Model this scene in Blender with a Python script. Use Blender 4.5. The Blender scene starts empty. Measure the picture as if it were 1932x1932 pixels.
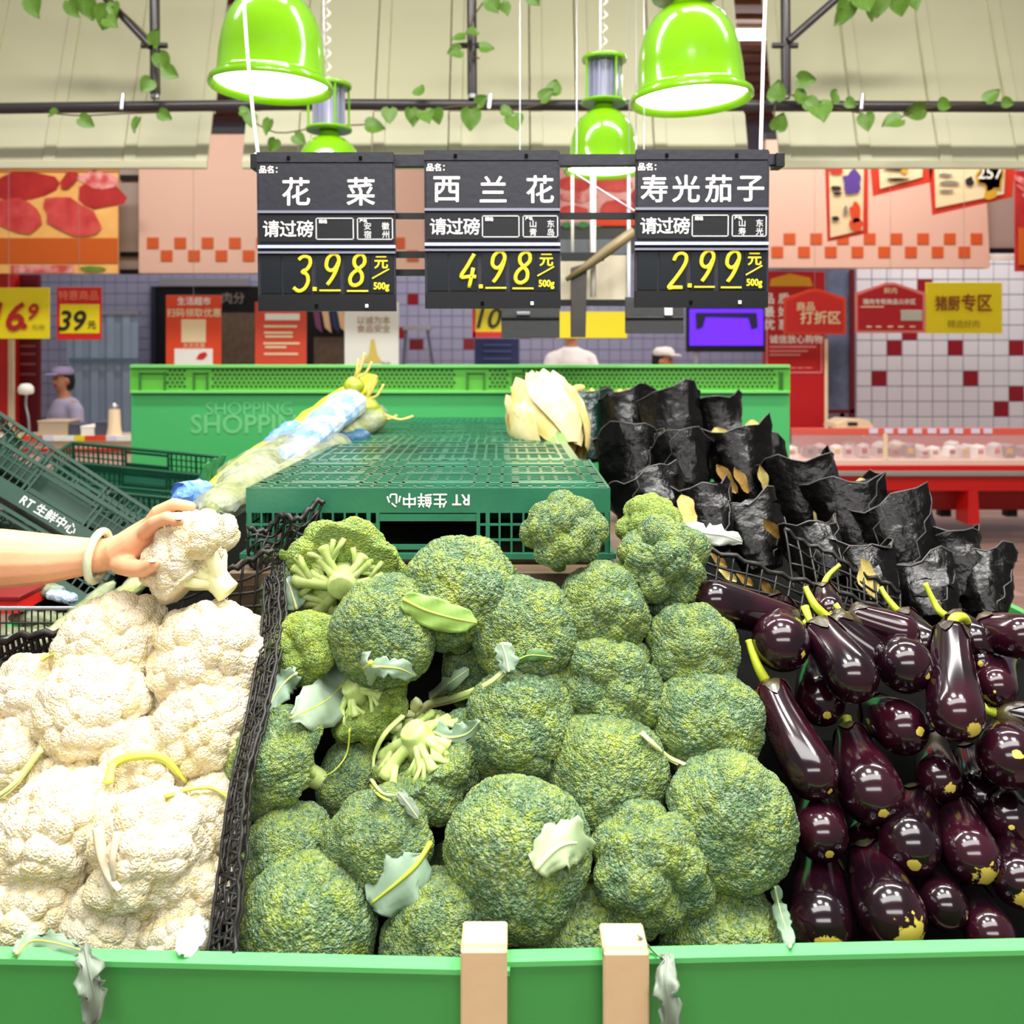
import bpy, bmesh, math, random
import numpy as np
from mathutils import Vector, Matrix, Euler, kdtree
from mathutils.bvhtree import BVHTree
sc = bpy.context.scene
COL = sc.collection
random.seed(7)
F = 1700.0; HZ = 660.0; CZ = 1.5
# ------------------------------------------------------------------ camera
cd = bpy.data.cameras.new('camera'); cam = bpy.data.objects.new('camera', cd); COL.objects.link(cam)
cam.location = (0, 0, CZ); cam.rotation_euler = (math.pi/2, 0, 0)
cd.sensor_width = 36; cd.lens = 36*F/1932; cd.shift_y = -(966-HZ)/1932; cd.clip_start = .05; cd.clip_end = 100
cd.dof.use_dof = True; cd.dof.focus_distance = 1.35; cd.dof.aperture_fstop = 5.6
sc.camera = cam
vs = sc.view_settings
vs.view_transform = 'Standard'; vs.look = 'None'; vs.gamma = 1; vs.exposure = -0.06; vs.use_curve_mapping = False
# ------------------------------------------------------------------ world and lights
w = bpy.data.worlds.new('world'); sc.world = w; w.use_nodes = True
w.node_tree.nodes['Background'].inputs[0].default_value = (1.0, .985, .96, 1)
w.node_tree.nodes['Background'].inputs[1].default_value = .28
def area(name, loc, size, power, rot=(0, 0, 0), col=(1, .98, .94)):
    l = bpy.data.lights.new(name, 'AREA'); l.shape = 'RECTANGLE'; l.size, l.size_y = size; l.energy = power; l.color = col
    o = bpy.data.objects.new(name, l); COL.objects.link(o); o.location = loc; o.rotation_euler = rot
    return o
area('stand_spot_light', (-.45, 1.0, 3.1), (.3, .3), 28)
area('stand_spot_light', (.35, 1.3, 3.1), (.3, .3), 40)
area('stand_spot_light', (1.15, 1.0, 3.1), (.3, .3), 34)
area('ceiling_panel_light', (.1, .35, 3.3), (3.2, .8), 95)
area('front_fill_light', (0, -1.6, 2.7), (3.2, .6), 60, (math.radians(50), 0, 0))  # unseen fill added on the camera side to brighten the front board
area('hall_strip_light', (-1.6, 2.9, 4.3), (3, .25), 120, (math.radians(12), 0, 0))
area('hall_strip_light', (1.8, 2.9, 4.3), (3, .25), 120, (math.radians(12), 0, 0))
area('hall_strip_light', (2.8, 6.6, 4.3), (3, .3), 140)
area('hall_strip_light', (-2.8, 6.4, 4.3), (3, .3), 105)
area('hall_strip_light', (4.4, 8.4, 4.3), (2, .3), 120)
area('hall_strip_light', (-1.5, 10.4, 4.2), (7, .3), 100)

# ------------------------------------------------------------------ helpers
def lin(h):
    h = h.lstrip('#'); r = [int(h[i:i+2], 16)/255 for i in (0, 2, 4)]
    return tuple((c/12.92 if c <= .04045 else ((c+.055)/1.055)**2.4) for c in r)
def P(px, py, Y): return Vector(((px-966)*Y/F, Y, CZ-(py-HZ)*Y/F))
MATS = {}
def mat(name, col, rough=.5, metal=0, var=None, bump=None, emit=0, coat=0, alpha=1, trans=0, coords='Object', spec=.5, sheen=0):
    if name in MATS: return MATS[name]
    m = bpy.data.materials.new(name); m.use_nodes = True; nt = m.node_tree; b = nt.nodes['Principled BSDF']
    c = lin(col) if isinstance(col, str) else col
    b.inputs['Base Color'].default_value = (*c, 1); b.inputs['Roughness'].default_value = rough; b.inputs['Metallic'].default_value = metal
    b.inputs['Coat Weight'].default_value = coat; b.inputs['Alpha'].default_value = alpha; b.inputs['Transmission Weight'].default_value = trans
    b.inputs['Specular IOR Level'].default_value = spec
    if emit:
        b.inputs['Emission Color'].default_value = (*c, 1); b.inputs['Emission Strength'].default_value = emit
    tc = nt.nodes.new('ShaderNodeTexCoord')
    if var:                                  # (scale, second colour, sharpness)
        n = nt.nodes.new('ShaderNodeTexNoise'); n.inputs['Scale'].default_value = var[0]; n.inputs['Detail'].default_value = 6
        r = nt.nodes.new('ShaderNodeValToRGB'); k = var[2] if len(var) > 2 else .15
        r.color_ramp.elements[0].position = .5-k; r.color_ramp.elements[1].position = .5+k
        r.color_ramp.elements[0].color = (*c, 1); c2 = lin(var[1]) if isinstance(var[1], str) else var[1]
        r.color_ramp.elements[1].color = (*c2, 1)
        nt.links.new(tc.outputs[coords], n.inputs['Vector']); nt.links.new(n.outputs['Fac'], r.inputs['Fac']); nt.links.new(r.outputs['Color'], b.inputs['Base Color'])
        if emit: nt.links.new(r.outputs['Color'], b.inputs['Emission Color'])
    if bump:                                 # (scale, strength, distance)
        n = nt.nodes.new('ShaderNodeTexNoise'); n.inputs['Scale'].default_value = bump[0]; n.inputs['Detail'].default_value = 5
        bp = nt.nodes.new('ShaderNodeBump'); bp.inputs['Strength'].default_value = bump[1]; bp.inputs['Distance'].default_value = bump[2] if len(bump) > 2 else .01
        nt.links.new(tc.outputs[coords], n.inputs['Vector']); nt.links.new(n.outputs['Fac'], bp.inputs['Height']); nt.links.new(bp.outputs['Normal'], b.inputs['Normal'])
    MATS[name] = m
    return m
def woff(p):
    v = Vector((0, 0, 0))
    while p is not None: v += p.location; p = p.parent
    return v
def thing(name, label, cat, loc=(0, 0, 0), rot=None, group=None):
    o = bpy.data.objects.new(name, None); COL.objects.link(o); o.location = loc; o.empty_display_size = .05
    if rot is not None: o.rotation_euler = rot
    tag(o, label, cat, group); return o
def tag(o, label=None, cat=None, group=None, kind=None):
    if label: o['label'] = label
    if cat: o['category'] = cat
    if group: o['group'] = group
    if kind: o['kind'] = kind
    return o
def mob(name, me, m=None, parent=None, loc=(0, 0, 0), rot=None, scale=None):
    o = bpy.data.objects.new(name, me); COL.objects.link(o); o.location = loc
    if rot is not None: o.rotation_euler = rot
    if scale is not None: o.scale = scale
    if parent is not None: o.parent = parent
    if m is not None and not me.materials: me.materials.append(m)
    return o
def frame(t):
    t = t.normalized(); a = Vector((0, 0, 1)) if abs(t.z) < .9 else Vector((1, 0, 0))
    u = t.cross(a).normalized(); return u, t.cross(u).normalized()
class MB:
    def __init__(s): s.v = []; s.f = []
    def box(s, c, size, rot=None):
        c = Vector(c); h = Vector(size)/2; n = len(s.v)
        for i in (-1, 1):
            for j in (-1, 1):
                for k in (-1, 1):
                    p = Vector((h.x*i, h.y*j, h.z*k))
                    if rot is not None: p = rot @ p
                    s.v.append(c+p)
        for q in ((0, 1, 3, 2), (4, 6, 7, 5), (0, 4, 5, 1), (2, 3, 7, 6), (0, 2, 6, 4), (1, 5, 7, 3)): s.f.append([n+a for a in q])
        return s
    def tube(s, pts, rad, n=8, caps=True, flat=1.0, axis=None):
        pts = [Vector(p) for p in pts]; N = len(pts)
        if not hasattr(rad, '__len__'): rad = [rad]*N
        base = len(s.v); pu = None
        for i, p in enumerate(pts):
            t = (pts[min(i+1, N-1)]-pts[max(i-1, 0)])
            if t.length < 1e-9: t = Vector((0, 0, 1))
            t.normalize()
            if pu is None:
                u, v = frame(t)
                if axis is not None:
                    a = Vector(axis); u = (a-t*a.dot(t)).normalized()
            else: u = (pu-t*pu.dot(t)).normalized()
            v = t.cross(u); pu = u
            for k in range(n):
                a = 2*math.pi*k/n; s.v.append(p+(u*math.cos(a)+v*math.sin(a)*flat)*rad[i])
        for i in range(N-1):
            for k in range(n):
                a = base+i*n+k; b = base+i*n+(k+1) % n; s.f.append([a, b, b+n, a+n])
        if caps: s.f.append([base+k for k in range(n)][::-1]); s.f.append([base+(N-1)*n+k for k in range(n)])
        return s
    def lathe(s, prof, n=24, c=(0, 0, 0)):
        c = Vector(c); base = len(s.v)
        for r, z in prof:
            for k in range(n):
                a = 2*math.pi*k/n; s.v.append(c+Vector((r*math.cos(a), r*math.sin(a), z)))
        for i in range(len(prof)-1):
            for k in range(n):
                a = base+i*n+k; b = base+i*n+(k+1) % n; s.f.append([a, b, b+n, a+n])
        return s
    def prism(s, pts, d):                    # pts: world points of the front outline, d: thickness vector
        n = len(s.v); m = len(pts)
        s.v += [Vector(p) for p in pts]+[Vector(p)+Vector(d) for p in pts]
        s.f.append(list(range(n, n+m))); s.f.append([n+m+i for i in range(m)][::-1])
        for i in range(m): j = (i+1) % m; s.f.append([n+j, n+i, n+m+i, n+m+j])
        return s
    def build(s, name, m, parent=None, smooth=False, label=None, kind=None, fix=True):
        off = woff(parent) if parent is not None else Vector((0, 0, 0))
        me = bpy.data.meshes.new(name); me.from_pydata([tuple(p-off) for p in s.v], [], s.f); me.update()
        if fix:
            bm = bmesh.new(); bm.from_mesh(me); bmesh.ops.recalc_face_normals(bm, faces=bm.faces); bm.to_mesh(me); bm.free()
        if smooth:
            me.polygons.foreach_set('use_smooth', [True]*len(me.polygons))
            if smooth == 'auto': me.set_sharp_from_angle(angle=math.radians(40))
        o = mob(name, me, m, parent); tag(o, label, None, None, kind); return o
_bb = {}
def bbox_mesh(size, c, m):
    key = (tuple(round(x, 4) for x in size), round(c, 4), m.name)
    if key not in _bb:
        bm = bmesh.new(); bmesh.ops.create_cube(bm, size=1); bmesh.ops.scale(bm, vec=size, verts=bm.verts)
        if c > 0: bmesh.ops.bevel(bm, geom=bm.edges[:], offset=c, segments=1, affect='EDGES')
        me = bpy.data.meshes.new('board'); bm.to_mesh(me); bm.free(); me.materials.append(m); _bb[key] = me
    return _bb[key]
def bbox(name, center, size, m, parent=None, c=.002, label=None, rot=None):
    c = min(c, min(size)*.3)
    off = woff(parent) if parent is not None else Vector((0, 0, 0))
    o = mob(name, bbox_mesh(size, c, m), None, parent, Vector(center)-off, rot); tag(o, label); return o
def struct(o): o['kind'] = 'structure'; return o
def rect(name, x0, y0, x1, y1, Y, m, parent, th=.01, label=None, c=.001):
    a = P(x0, y1, Y); b = P(x1, y0, Y)
    return bbox(name, ((a.x+b.x)/2, Y+th/2, (a.z+b.z)/2), (b.x-a.x, th, b.z-a.z), m, parent, c, label)
def poly(name, pts, Y, m, parent, th=.003, label=None):
    return MB().prism([P(x, y, Y) for x, y in pts], (0, th, 0)).build(name, m, parent, label=label)
def smoothline(pts, n=5):
    pts = [Vector(p) for p in pts]; out = []
    for i in range(len(pts)-1):
        p0 = pts[max(i-1, 0)]; p1 = pts[i]; p2 = pts[i+1]; p3 = pts[min(i+2, len(pts)-1)]
        for k in range(n):
            t = k/n; out.append(.5*((2*p1)+(p2-p0)*t+(2*p0-5*p1+4*p2-p3)*t*t+(3*p1-p0-3*p2+p3)*t**3))
    out.append(pts[-1]); return out
TEXTS = []
def txt(s, size, loc, parent, m, bold=0, shear=0, xs=1, rotz=0, name='lettering', mtx=None, label=None):
    """flat lettering in the plane facing -Y, centred at the world point loc"""
    TEXTS.append((s, size, Vector(loc), parent, m, bold, shear, xs, rotz, name, mtx, label))
def flush_text():
    tmp = []
    for t in TEXTS:
        c = bpy.data.curves.new('t', 'FONT'); c.body = t[0]; c.size = t[1]; c.shear = t[6]; c.resolution_u = 3; c.align_x = 'CENTER'; c.align_y = 'CENTER'
        o = bpy.data.objects.new('t', c); COL.objects.link(o); tmp.append(o)
    bpy.context.view_layer.update(); dg = bpy.context.evaluated_depsgraph_get()
    for t, o in zip(TEXTS, tmp):
        s, size, loc, parent, m, bold, shear, xs, rotz, name, mtx, label = t
        me = bpy.data.meshes.new_from_object(o.evaluated_get(dg))
        V = [v.co.copy() for v in me.vertices]; Fc = [list(p.vertices) for p in me.polygons]; bpy.data.meshes.remove(me)
        if not V: continue
        cx = (min(v.x for v in V)+max(v.x for v in V))/2; cy = (min(v.y for v in V)+max(v.y for v in V))/2
        vv = []; ff = []
        sh = [(0, 0)] if not bold else [(-1, 0), (1, 0), (0, -1), (0, 1), (0, 0)]
        for k, (dx, dy) in enumerate(sh):
            n = len(vv)
            for v in V: vv.append(Vector(((v.x-cx)*xs+dx*bold*size, v.y-cy+dy*bold*size, .00012*k)))
            ff += [[n+a for a in f] for f in Fc]
        if mtx is None:
            M = Matrix.Translation(loc-woff(parent)) @ Euler((math.pi/2, 0, 0)).to_matrix().to_4x4() @ Matrix.Rotation(rotz, 4, 'Z')
        else: M = mtx
        me = bpy.data.meshes.new(name); me.from_pydata([tuple(M @ v) for v in vv], [], ff); me.update()
        ob = mob(name, me, m, parent); tag(ob, label)
    for o in tmp:
        c = o.data; bpy.data.objects.remove(o); bpy.data.curves.remove(c)
def copy_tree(o, parent=None):
    c = o.copy(); COL.objects.link(c); c.parent = parent
    for ch in list(o.children): copy_tree(ch, c)
    return c
def capsules(segs, voxel, name, m, parent, smooth_it=4):
    """one continuous body: tapered limbs fused into a single surface"""
    mb = MB()
    for pts, rad in segs:
        pts = [Vector(p) for p in pts]
        t0 = (pts[0]-pts[1]).normalized(); t1 = (pts[-1]-pts[-2]).normalized()
        pp = [pts[0]+t0*rad[0]*.95, pts[0]+t0*rad[0]*.7]+pts+[pts[-1]+t1*rad[-1]*.7, pts[-1]+t1*rad[-1]*.95]
        rr = [rad[0]*.3, rad[0]*.72]+list(rad)+[rad[-1]*.72, rad[-1]*.3]
        mb.tube(pp, rr, 14)
    o = mb.build(name, m, parent, smooth=True)
    r = o.modifiers.new('r', 'REMESH'); r.mode = 'VOXEL'; r.voxel_size = voxel; r.use_smooth_shade = True
    s = o.modifiers.new('s', 'SMOOTH'); s.iterations = smooth_it; s.factor = .5
    return o
BAKE = []
def bake():
    bpy.context.view_layer.update(); dg = bpy.context.evaluated_depsgraph_get()
    for o in BAKE:
        me = bpy.data.meshes.new_from_object(o.evaluated_get(dg)); old = o.data; o.modifiers.clear(); o.data = me; bpy.data.meshes.remove(old)
        me.polygons.foreach_set('use_smooth', [True]*len(me.polygons))

# ------------------------------------------------------------------ materials
M_black = mat('black_sign_plastic', '23232B', .5, bump=(60, .1), spec=.3)
M_dark = mat('dark_panel', '101114', .4, spec=.3)
M_digitbed = mat('digit_bed', '0A1016', .35, spec=.3)
M_white = mat('white_print', 'F4F2EC', .6)
M_yellow = mat('yellow_print', 'F6E020', .6)
M_yel = mat('yellow_card', 'F2DC10', .5)
M_redp = mat('red_card', 'D8201C', .5)
M_org = mat('orange_card', 'E2461E', .5)
M_blackp = mat('black_print', '1A1614', .6)
M_green_pl = mat('bright_green_board', '369443', .32, var=(2.5, '40994A', .3), bump=(120, .04))
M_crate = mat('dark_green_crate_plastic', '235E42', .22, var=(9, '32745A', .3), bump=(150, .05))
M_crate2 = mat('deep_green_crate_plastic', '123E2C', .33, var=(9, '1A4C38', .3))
M_pipe = mat('painted_pipe', '3A3436', .3)
M_awn = mat('awning_board', 'C9C4A2', .55, var=(1.5, 'C1BD99', .3))
M_awn_lit = mat('awning_board_lit', 'D3CFB0', .55, var=(1.5, 'CCC8A6', .3))  # paler copy: brighter light on the lower boards put into the colour
M_leaf = mat('ivy_leaf', '4C7420', .45, var=(9, '6E9434', .3))
M_salmon = mat('salmon_fascia', 'D8B09E', .6, var=(.6, 'D0A694', .3))
M_check = mat('orange_checker', 'C4501A', .5)
M_lamp = mat('lime_green_enamel', '7CBC08', .16, coat=.6)
M_silver = mat('silver_fin', 'C8C8DC', .3, metal=.6)
M_glow = mat('lamp_diffuser', (1, .99, .95), .4, emit=9)
M_tileb = mat('blue_grey_tile', 'A3A2C0', .25)
M_tilew = mat('pale_grey_tile', 'DAD6DC', .25)
M_tiler = mat('dark_red_tile', '8C0C1A', .25)
M_grout = mat('grout', '8A88A0', .8)
M_wood = mat('pale_wood', 'DCC096', .5, var=(14, 'CFB084', .3), bump=(60, .05))
M_brown = mat('worn_brown_board', '6A5540', .55, var=(14, '4E3E30', .25), bump=(40, .1))
M_blackboard = mat('black_liner', '060606', .9, spec=.1)
M_mesh = mat('black_plastic_mesh', '120E0C', .5)
M_cord = mat('white_cord', 'E8E0D4', .6)
M_steel = mat('brushed_steel', 'B8B8C0', .3, metal=.8)
M_skin = mat('skin', 'E6AE86', .5, var=(18, 'DC9E74', .3), bump=(90, .05))

# ------------------------------------------------------------------ setting
m_floor = mat('brown_wood_floor', '96786A', .35, var=(3.0, '7E6458', .3), bump=(30, .05))
nt = m_floor.node_tree; b = nt.nodes['Principled BSDF']; tc = nt.nodes.new('ShaderNodeTexCoord'); bk = nt.nodes.new('ShaderNodeTexBrick')
bk.inputs['Scale'].default_value = 1; bk.inputs['Brick Width'].default_value = .9; bk.inputs['Row Height'].default_value = .13; bk.inputs['Mortar Size'].default_value = .004
bk.inputs['Color1'].default_value = (*lin('A08274'), 1); bk.inputs['Color2'].default_value = (*lin('86695C'), 1); bk.inputs['Mortar'].default_value = (*lin('4A3A34'), 1)
nt.links.new(tc.outputs['Object'], bk.inputs['Vector']); nt.links.new(bk.outputs['Color'], b.inputs['Base Color'])
struct(bbox('floor', (0, 6, -.05), (16, 16, .1), m_floor, None, 0))
struct(bbox('wall_back', (0, 12.15, 2.3), (16, .2, 4.6), M_grout, None, 0)) 
wb = bpy.data.objects['wall_back']
ceil = struct(bbox('ceiling', (0, 9.5, 4.62), (16, 7, .1), mat('dark_ceiling', '3A2A24', .8), None, 0))
m_slat = mat('brown_ceiling_slat', '8A5C48', .5, var=(4, '75493A', .3))
for i in range(14):
    bbox('slat', (0, 7.2+i*.34, 4.52), (12, .2, .08), m_slat, ceil, .005)
for X in (-2.62, 2.25):
    t = thing('ceiling_light', 'white fluorescent strip light in the '+('first' if X < 0 else 'second')+' awning gap, beside the '+('left' if X < 0 else 'right')+' big green lamp', 'light', (X, 8.35, 4.45))
    bbox('housing', (X, 8.35, 4.46), (1.2, .16, .03), M_white, t); bbox('tube', (X, 8.35, 4.415), (1.16, .13, .05), M_glow, t, .01)

# tiles of the blue-grey back wall
def tiles(wall, x0, x1, z0, z1, Y, s, mt, red, limit, name='tile', windows=None):
    nx = int((x1-x0)/s); nz = int((z1-z0)/s); g = s*.94; st = MB(); n = 0
    for i in range(nx):
        for j in range(nz):
            X = x0+(i+.5)*s; Z = z0+(j+.5)*s
            px = 966+X*F/Y; py = HZ-(Z-CZ)*F/Y
            vis = windows is None or any(a < px < b_ and c < py < d for a, b_, c, d in windows)
            mm = M_tiler if (i, j) in red else mt
            if (vis or (i, j) in red) and n < limit:
                bbox(name, (X, Y-.004, Z), (g, .012, g), mm, wall, .002); n += 1
            else: st.box((X, Y-.004, Z), (g, .01, g))
    if st.v: st.build(name+'_field', mt, wall, kind='stuff')
tiles(wb, -8, 4.4, .6, 2.75, 12.05, .15, M_tileb, {(42, 9), (44, 10), (43, 7), (49, 6), (54, 7)}, 280,
      windows=[(80, 310, 515, 700), (742, 905, 505, 695), (930, 1060, 636, 692), (1105, 1260, 628, 692)])
wr = struct(bbox('wall_right', (6.35, 9.75, 1.75), (5.5, .3, 3.5), M_grout, None, 0))
s = .1625
x0 = P(1615, 0, 9.6).x; z0 = P(0, 815, 9.6).z
def ij(px, py): return (int((P(px, py, 9.59).x-x0)/s), int((P(px, py, 9.59).z-z0)/s))
tiles(wr, x0, x0+16*s, z0, z0+12*s, 9.6, s, M_tilew, {ij(*q) for q in ((1692, 670), (1722, 640), (1815, 670), (1845, 700), (1905, 732), (1876, 762), (1750, 545), (1930, 670), (1663, 700))}, 200)
bbox('return_wall', (3.62, 10.9, 1.75), (.04, 2.3, 3.5), M_grout, wr)

# awning: three runs of boards hanging over the aisle
def awning(px0, px1, label, seams):
    Yb = 5.2; lean = .30
    A = P(px0, 312, Yb); B = P(px1, 312, Yb); zb = A.z
    t = thing('awning', label, 'awning', (A.x, Yb, zb), group=None)
    zs = P(0, 203, Yb).z; rx = Euler((-math.atan(lean), 0, 0))
    xs = sorted([A.x]+[x for x in seams if A.x+.05 < x < B.x-.05]+[B.x])
    L = (zs-zb)*math.hypot(1, lean)
    for a, b_ in zip(xs[:-1], xs[1:]):
        wd = b_-a-.006
        zc = (zs+zb)/2
        bbox('board', ((a+b_)/2, Yb+(zc-zb)*lean, zc), (wd, .02, L), M_awn_lit, t, .003, rot=rx)
        H = 1.5; zc = zs+H/2
        bbox('board', ((a+b_)/2, Yb+.035+(zc-zb)*lean, zc+.0), (wd, .02, H*math.hypot(1, lean)), M_awn, t, .003, rot=rx)
    for k, x in enumerate(xs):
        xx = x+.035 if k == 0 else (x-.035 if k == len(xs)-1 else x+.04)
        zc = (zs+zb)/2
        bbox('batten', (xx, Yb-.014+(zc-zb)*lean, zc), (.07, .014, L*.9), M_awn_lit, t, .003, rot=rx)
        zc = zs+.76
        bbox('batten', (xx, Yb+.018+(zc-zb)*lean, zc), (.07, .016, 1.5*math.hypot(1, lean)), M_awn, t, .003, rot=rx)
    bbox('bottom_trim', ((A.x+B.x)/2, Yb-.012, zb), (B.x-A.x, .03, .045), M_awn_lit, t, .004)
sm = [P(q, 0, 5.2).x for q in (-220, -70, 80, 232, 560, 700, 845, 1000, 1090, 1235, 1620, 1772, 1920, 2070, 2220)]
awning(-300, 392, 'beige boarded awning above the raw meat poster', sm)
awning(458, 1412, 'long middle run of beige awning boards behind the green lamps', sm)
awning(1470, 2330, 'beige boarded awning above the hanging red-framed price cards', sm)

# pipe frame
Yp = 4.95
t = thing('pipe_frame', 'dark painted pipe rail with uprights and braces in front of the awning', 'frame', P(966, 200, Yp))
def pipe(name, pts, r, m=M_pipe, par=t, n=12): return MB().tube(pts, r, n).build(name, m, par, smooth='auto')
pipe('rail', [P(-260, 208, Yp), P(600, 197, Yp), P(2300, 203, Yp)], .031)
for px, top in ((291, -120), (889, -120), (1481, -120)):
    pipe('upright', [P(px, top, Yp-.03), P(px+2, 178, Yp-.03)], .027)
    pipe('clamp', [P(px-24, 86, Yp-.04), P(px+24, 86, Yp-.04)], .016); pipe('end_cap', [P(px+2, 176, Yp-.03), P(px+2, 186, Yp-.03)], .024, M_steel)
pipe('brace', [P(100, -110, Yp-.06), P(285, 88, Yp-.06)], .021); pipe('brace', [P(1700, -110, Yp-.06), P(1487, 78, Yp-.06)], .021)
for px in (232, 925, 1628): pipe('rail_clip', [P(px, 178, Yp-.03), P(px-3, 206, Yp-.045)], .012, M_steel, t, 8)

# ivy
def leafmesh(L, W, seed, heart=True, curl=.2, lobes=0, nu=10, nv=6):
    rnd = random.Random(seed); V = []; Fc = []
    ph = rnd.random()*6
    for i in range(nu+1):
        u = i/nu
        if heart: wd = math.sin(math.pi*min(1, u*.98+.02)**.62)**.85
        else: wd = math.sin(math.pi*(u*.97+.02)**1.05)**.6
        for j in range(-nv//2, nv//2+1):
            v = j/(nv/2)
            ww = wd*(1+(.22*math.sin(u*lobes*3.1+ph+(0 if v < 0 else 1.7)) if lobes and abs(v) > .9 else 0))
            x = v*ww*W/2; y = u*L-(abs(v)**2)*(.1*L if heart and u < .4 else 0)
            z = -curl*L*(u-.4)**2+abs(v)**1.5*W*.12+(.06*W*math.sin(u*9+ph+v*4) if lobes else 0)*abs(v)
            V.append((x, y, z))
    n = nv+1
    for i in range(nu):
        for j in range(nv): a = i*n+j; Fc.append([a, a+1, a+n+1, a+n])
    me = bpy.data.meshes.new('leaf'); me.from_pydata(V, [], Fc); me.update(); me.polygons.foreach_set('use_smooth', [True]*len(me.polygons)); return me
ivym = [leafmesh(1, .95, k) for k in range(3)]
for me in ivym: me.materials.append(M_leaf)
def ivy(label, stem, leaves, Y=Yp-.09):
    c = P(*stem[0], Y); t = thing('ivy_vine', label, 'ivy', c)
    MB().tube(smoothline([P(x, y, Y+random.uniform(-.01, .02)) for x, y in stem], 4), .004, 6).build('stem', mat('vine_stem', '5A4A28', .7), t, smooth=True)
    for x, y, s_, a in leaves:
        p = P(x, y, Y-.02)-c
        o = mob('leaf', random.choice(ivym), None, t, p, Euler((math.radians(90+random.uniform(-35, 35)), math.radians(random.uniform(-30, 30)), 0)), (s_*.78*Y/F,)*3)
        o.rotation_euler = (Matrix.Rotation(math.radians(a), 3, 'Y') @ Euler((math.radians(90), 0, 0)).to_matrix() @ Euler((math.radians(random.uniform(-30, 30)), math.radians(random.uniform(-40, 40)), 0)).to_matrix()).to_euler()
ivy('ivy strand with four leaves hanging below the rail over the raw meat poster', [(85, 212), (150, 218), (240, 214), (320, 212)], [(95, 214, 30, 100), (150, 222, 38, 120), (262, 222, 40, 190), (300, 212, 34, 120), (205, 12, 60, 200), (200, 35, 40, 130)])
ivy('ivy wound round the upright and brace joint beside the raw meat poster', [(180, -20), (240, 30), (290, 85), (300, 150), (290, 190)], [(288, 85, 44, 40), (300, 100, 48, 160), (310, 130, 40, 120), (285, 150, 40, 220), (160, -5, 55, 170), (130, 0, 50, 150), (215, 5, 40, 180), (60, -8, 60, 160)])
ivy('ivy strand under the rail just over the cauliflower price sign', [(455, 214), (520, 250), (600, 240), (690, 235)], [(470, 214, 36, 170), (510, 225, 40, 200), (520, 262, 34, 200), (555, 255, 36, 130), (690, 236, 48, 90), (452, 210, 30, 90)])
ivy('ivy strand with big leaves under the rail between the two back lamps', [(720, 208), (800, 208), (880, 200), (960, 208), (1050, 190)], [(735, 205, 42, 180), (775, 205, 44, 170), (800, 210, 44, 160), (820, 205, 40, 150), (788, 180, 34, 10), (888, 205, 54, 180), (900, 196, 34, 60), (945, 208, 34, 100), (968, 218, 50, 165), (1020, 188, 40, 60), (1042, 180, 44, 10)])
ivy('ivy wound round the middle upright above the broccoli sign', [(930, -20), (890, 40), (885, 100), (905, 110)], [(925, -5, 50, 150), (945, 5, 40, 160), (900, 60, 32, 240), (870, 95, 40, 250), (905, 90, 36, 90), (878, 70, 36, 260), (1000, -12, 40, 140)])
ivy('ivy cluster on the rail beside the right upright, over the red plaques', [(1460, 240), (1470, 180), (1530, 190), (1560, 200), (1630, 215)], [(1465, 190, 50, 10), (1505, 150, 44, 90), (1520, 190, 44, 130), (1545, 195, 60, 170), (1570, 190, 40, 40), (1465, 245, 44, 20), (1500, 175, 44, 120), (1632, 215, 44, 170), (1595, 190, 30, 120)])
ivy('ivy strand on the rail at the frame edge over the yellow placard', [(1680, 235), (1740, 205), (1880, 192)], [(1700, 225, 50, 250), (1745, 205, 50, 250), (1770, 195, 36, 100), (1860, 192, 40, 60), (1890, 192, 30, 100)])
ivy('leafy ivy tuft hanging from the top of the right brace', [(1600, -40), (1620, 0), (1680, -10)], [(1600, 0, 60, 190), (1625, -10, 60, 160), (1660, -15, 60, 180), (1640, 10, 40, 150), (1695, -8, 50, 170), (1590, 20, 40, 200), (1720, -10, 40, 160)])

# salmon fascias with orange checkers
def fascia(label, x0, y0, x1, y1, Y, up, lo, slant=0):
    c = P(x0, y1, Y); t = thing('fascia_panel', label, 'fascia', c)
    MB().prism([P(x0, y0, Y), P(x1-slant, y0, Y), P(x1, y1, Y), P(x0, y1, Y)], (0, .12, 0)).build('panel', M_salmon, t)
    zt = P(0, y0, Y).z
    for fx in (.15, .85): bbox('hanging_rod', (P(x0+(x1-x0)*fx, 0, Y).x, Y+.06, (zt+4.57)/2), (.02, .02, 4.57-zt), M_steel, t)
    rect('top_rail', x0, y0-12, x1-slant, y0, Y-.01, M_dark, t, .14)
    for x, y in up+lo: rect('checker_tile', x, y, x+22, y+21, Y-.008, M_check, t, .012)
fascia('salmon fascia with orange checker squares behind the cauliflower price sign', 262, 252, 800, 515, 8.0, [(277+51.6*i, 448) for i in range(10)], [(303+51.6*i, 472) for i in range(10)])
fascia('salmon fascia with orange checker squares behind the hanging price cards', 1445, 262, 1868, 505, 8.0, [(1479+50.4*i, 440) for i in range(8)], [(1456+50.4*i, 465) for i in range(8)], 12)
t = thing('grey_pilaster', 'grey-brown pilaster with black bars between meat poster and fascia', 'pilaster', P(243, 516, 8.1))
rect('shaft', 224, 12, 262, 516, 8.1, mat('grey_brown_paint', 'A08E84', .6), t, .1)
for y in (330, 475, 508): rect('bar', 226, y, 264, y+9, 8.07, M_dark, t, .02)
t = thing('grey_pilaster', 'grey-brown pilaster right of the checkered fascia near the frame edge', 'pilaster', P(1900, 490, 8.1))
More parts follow.
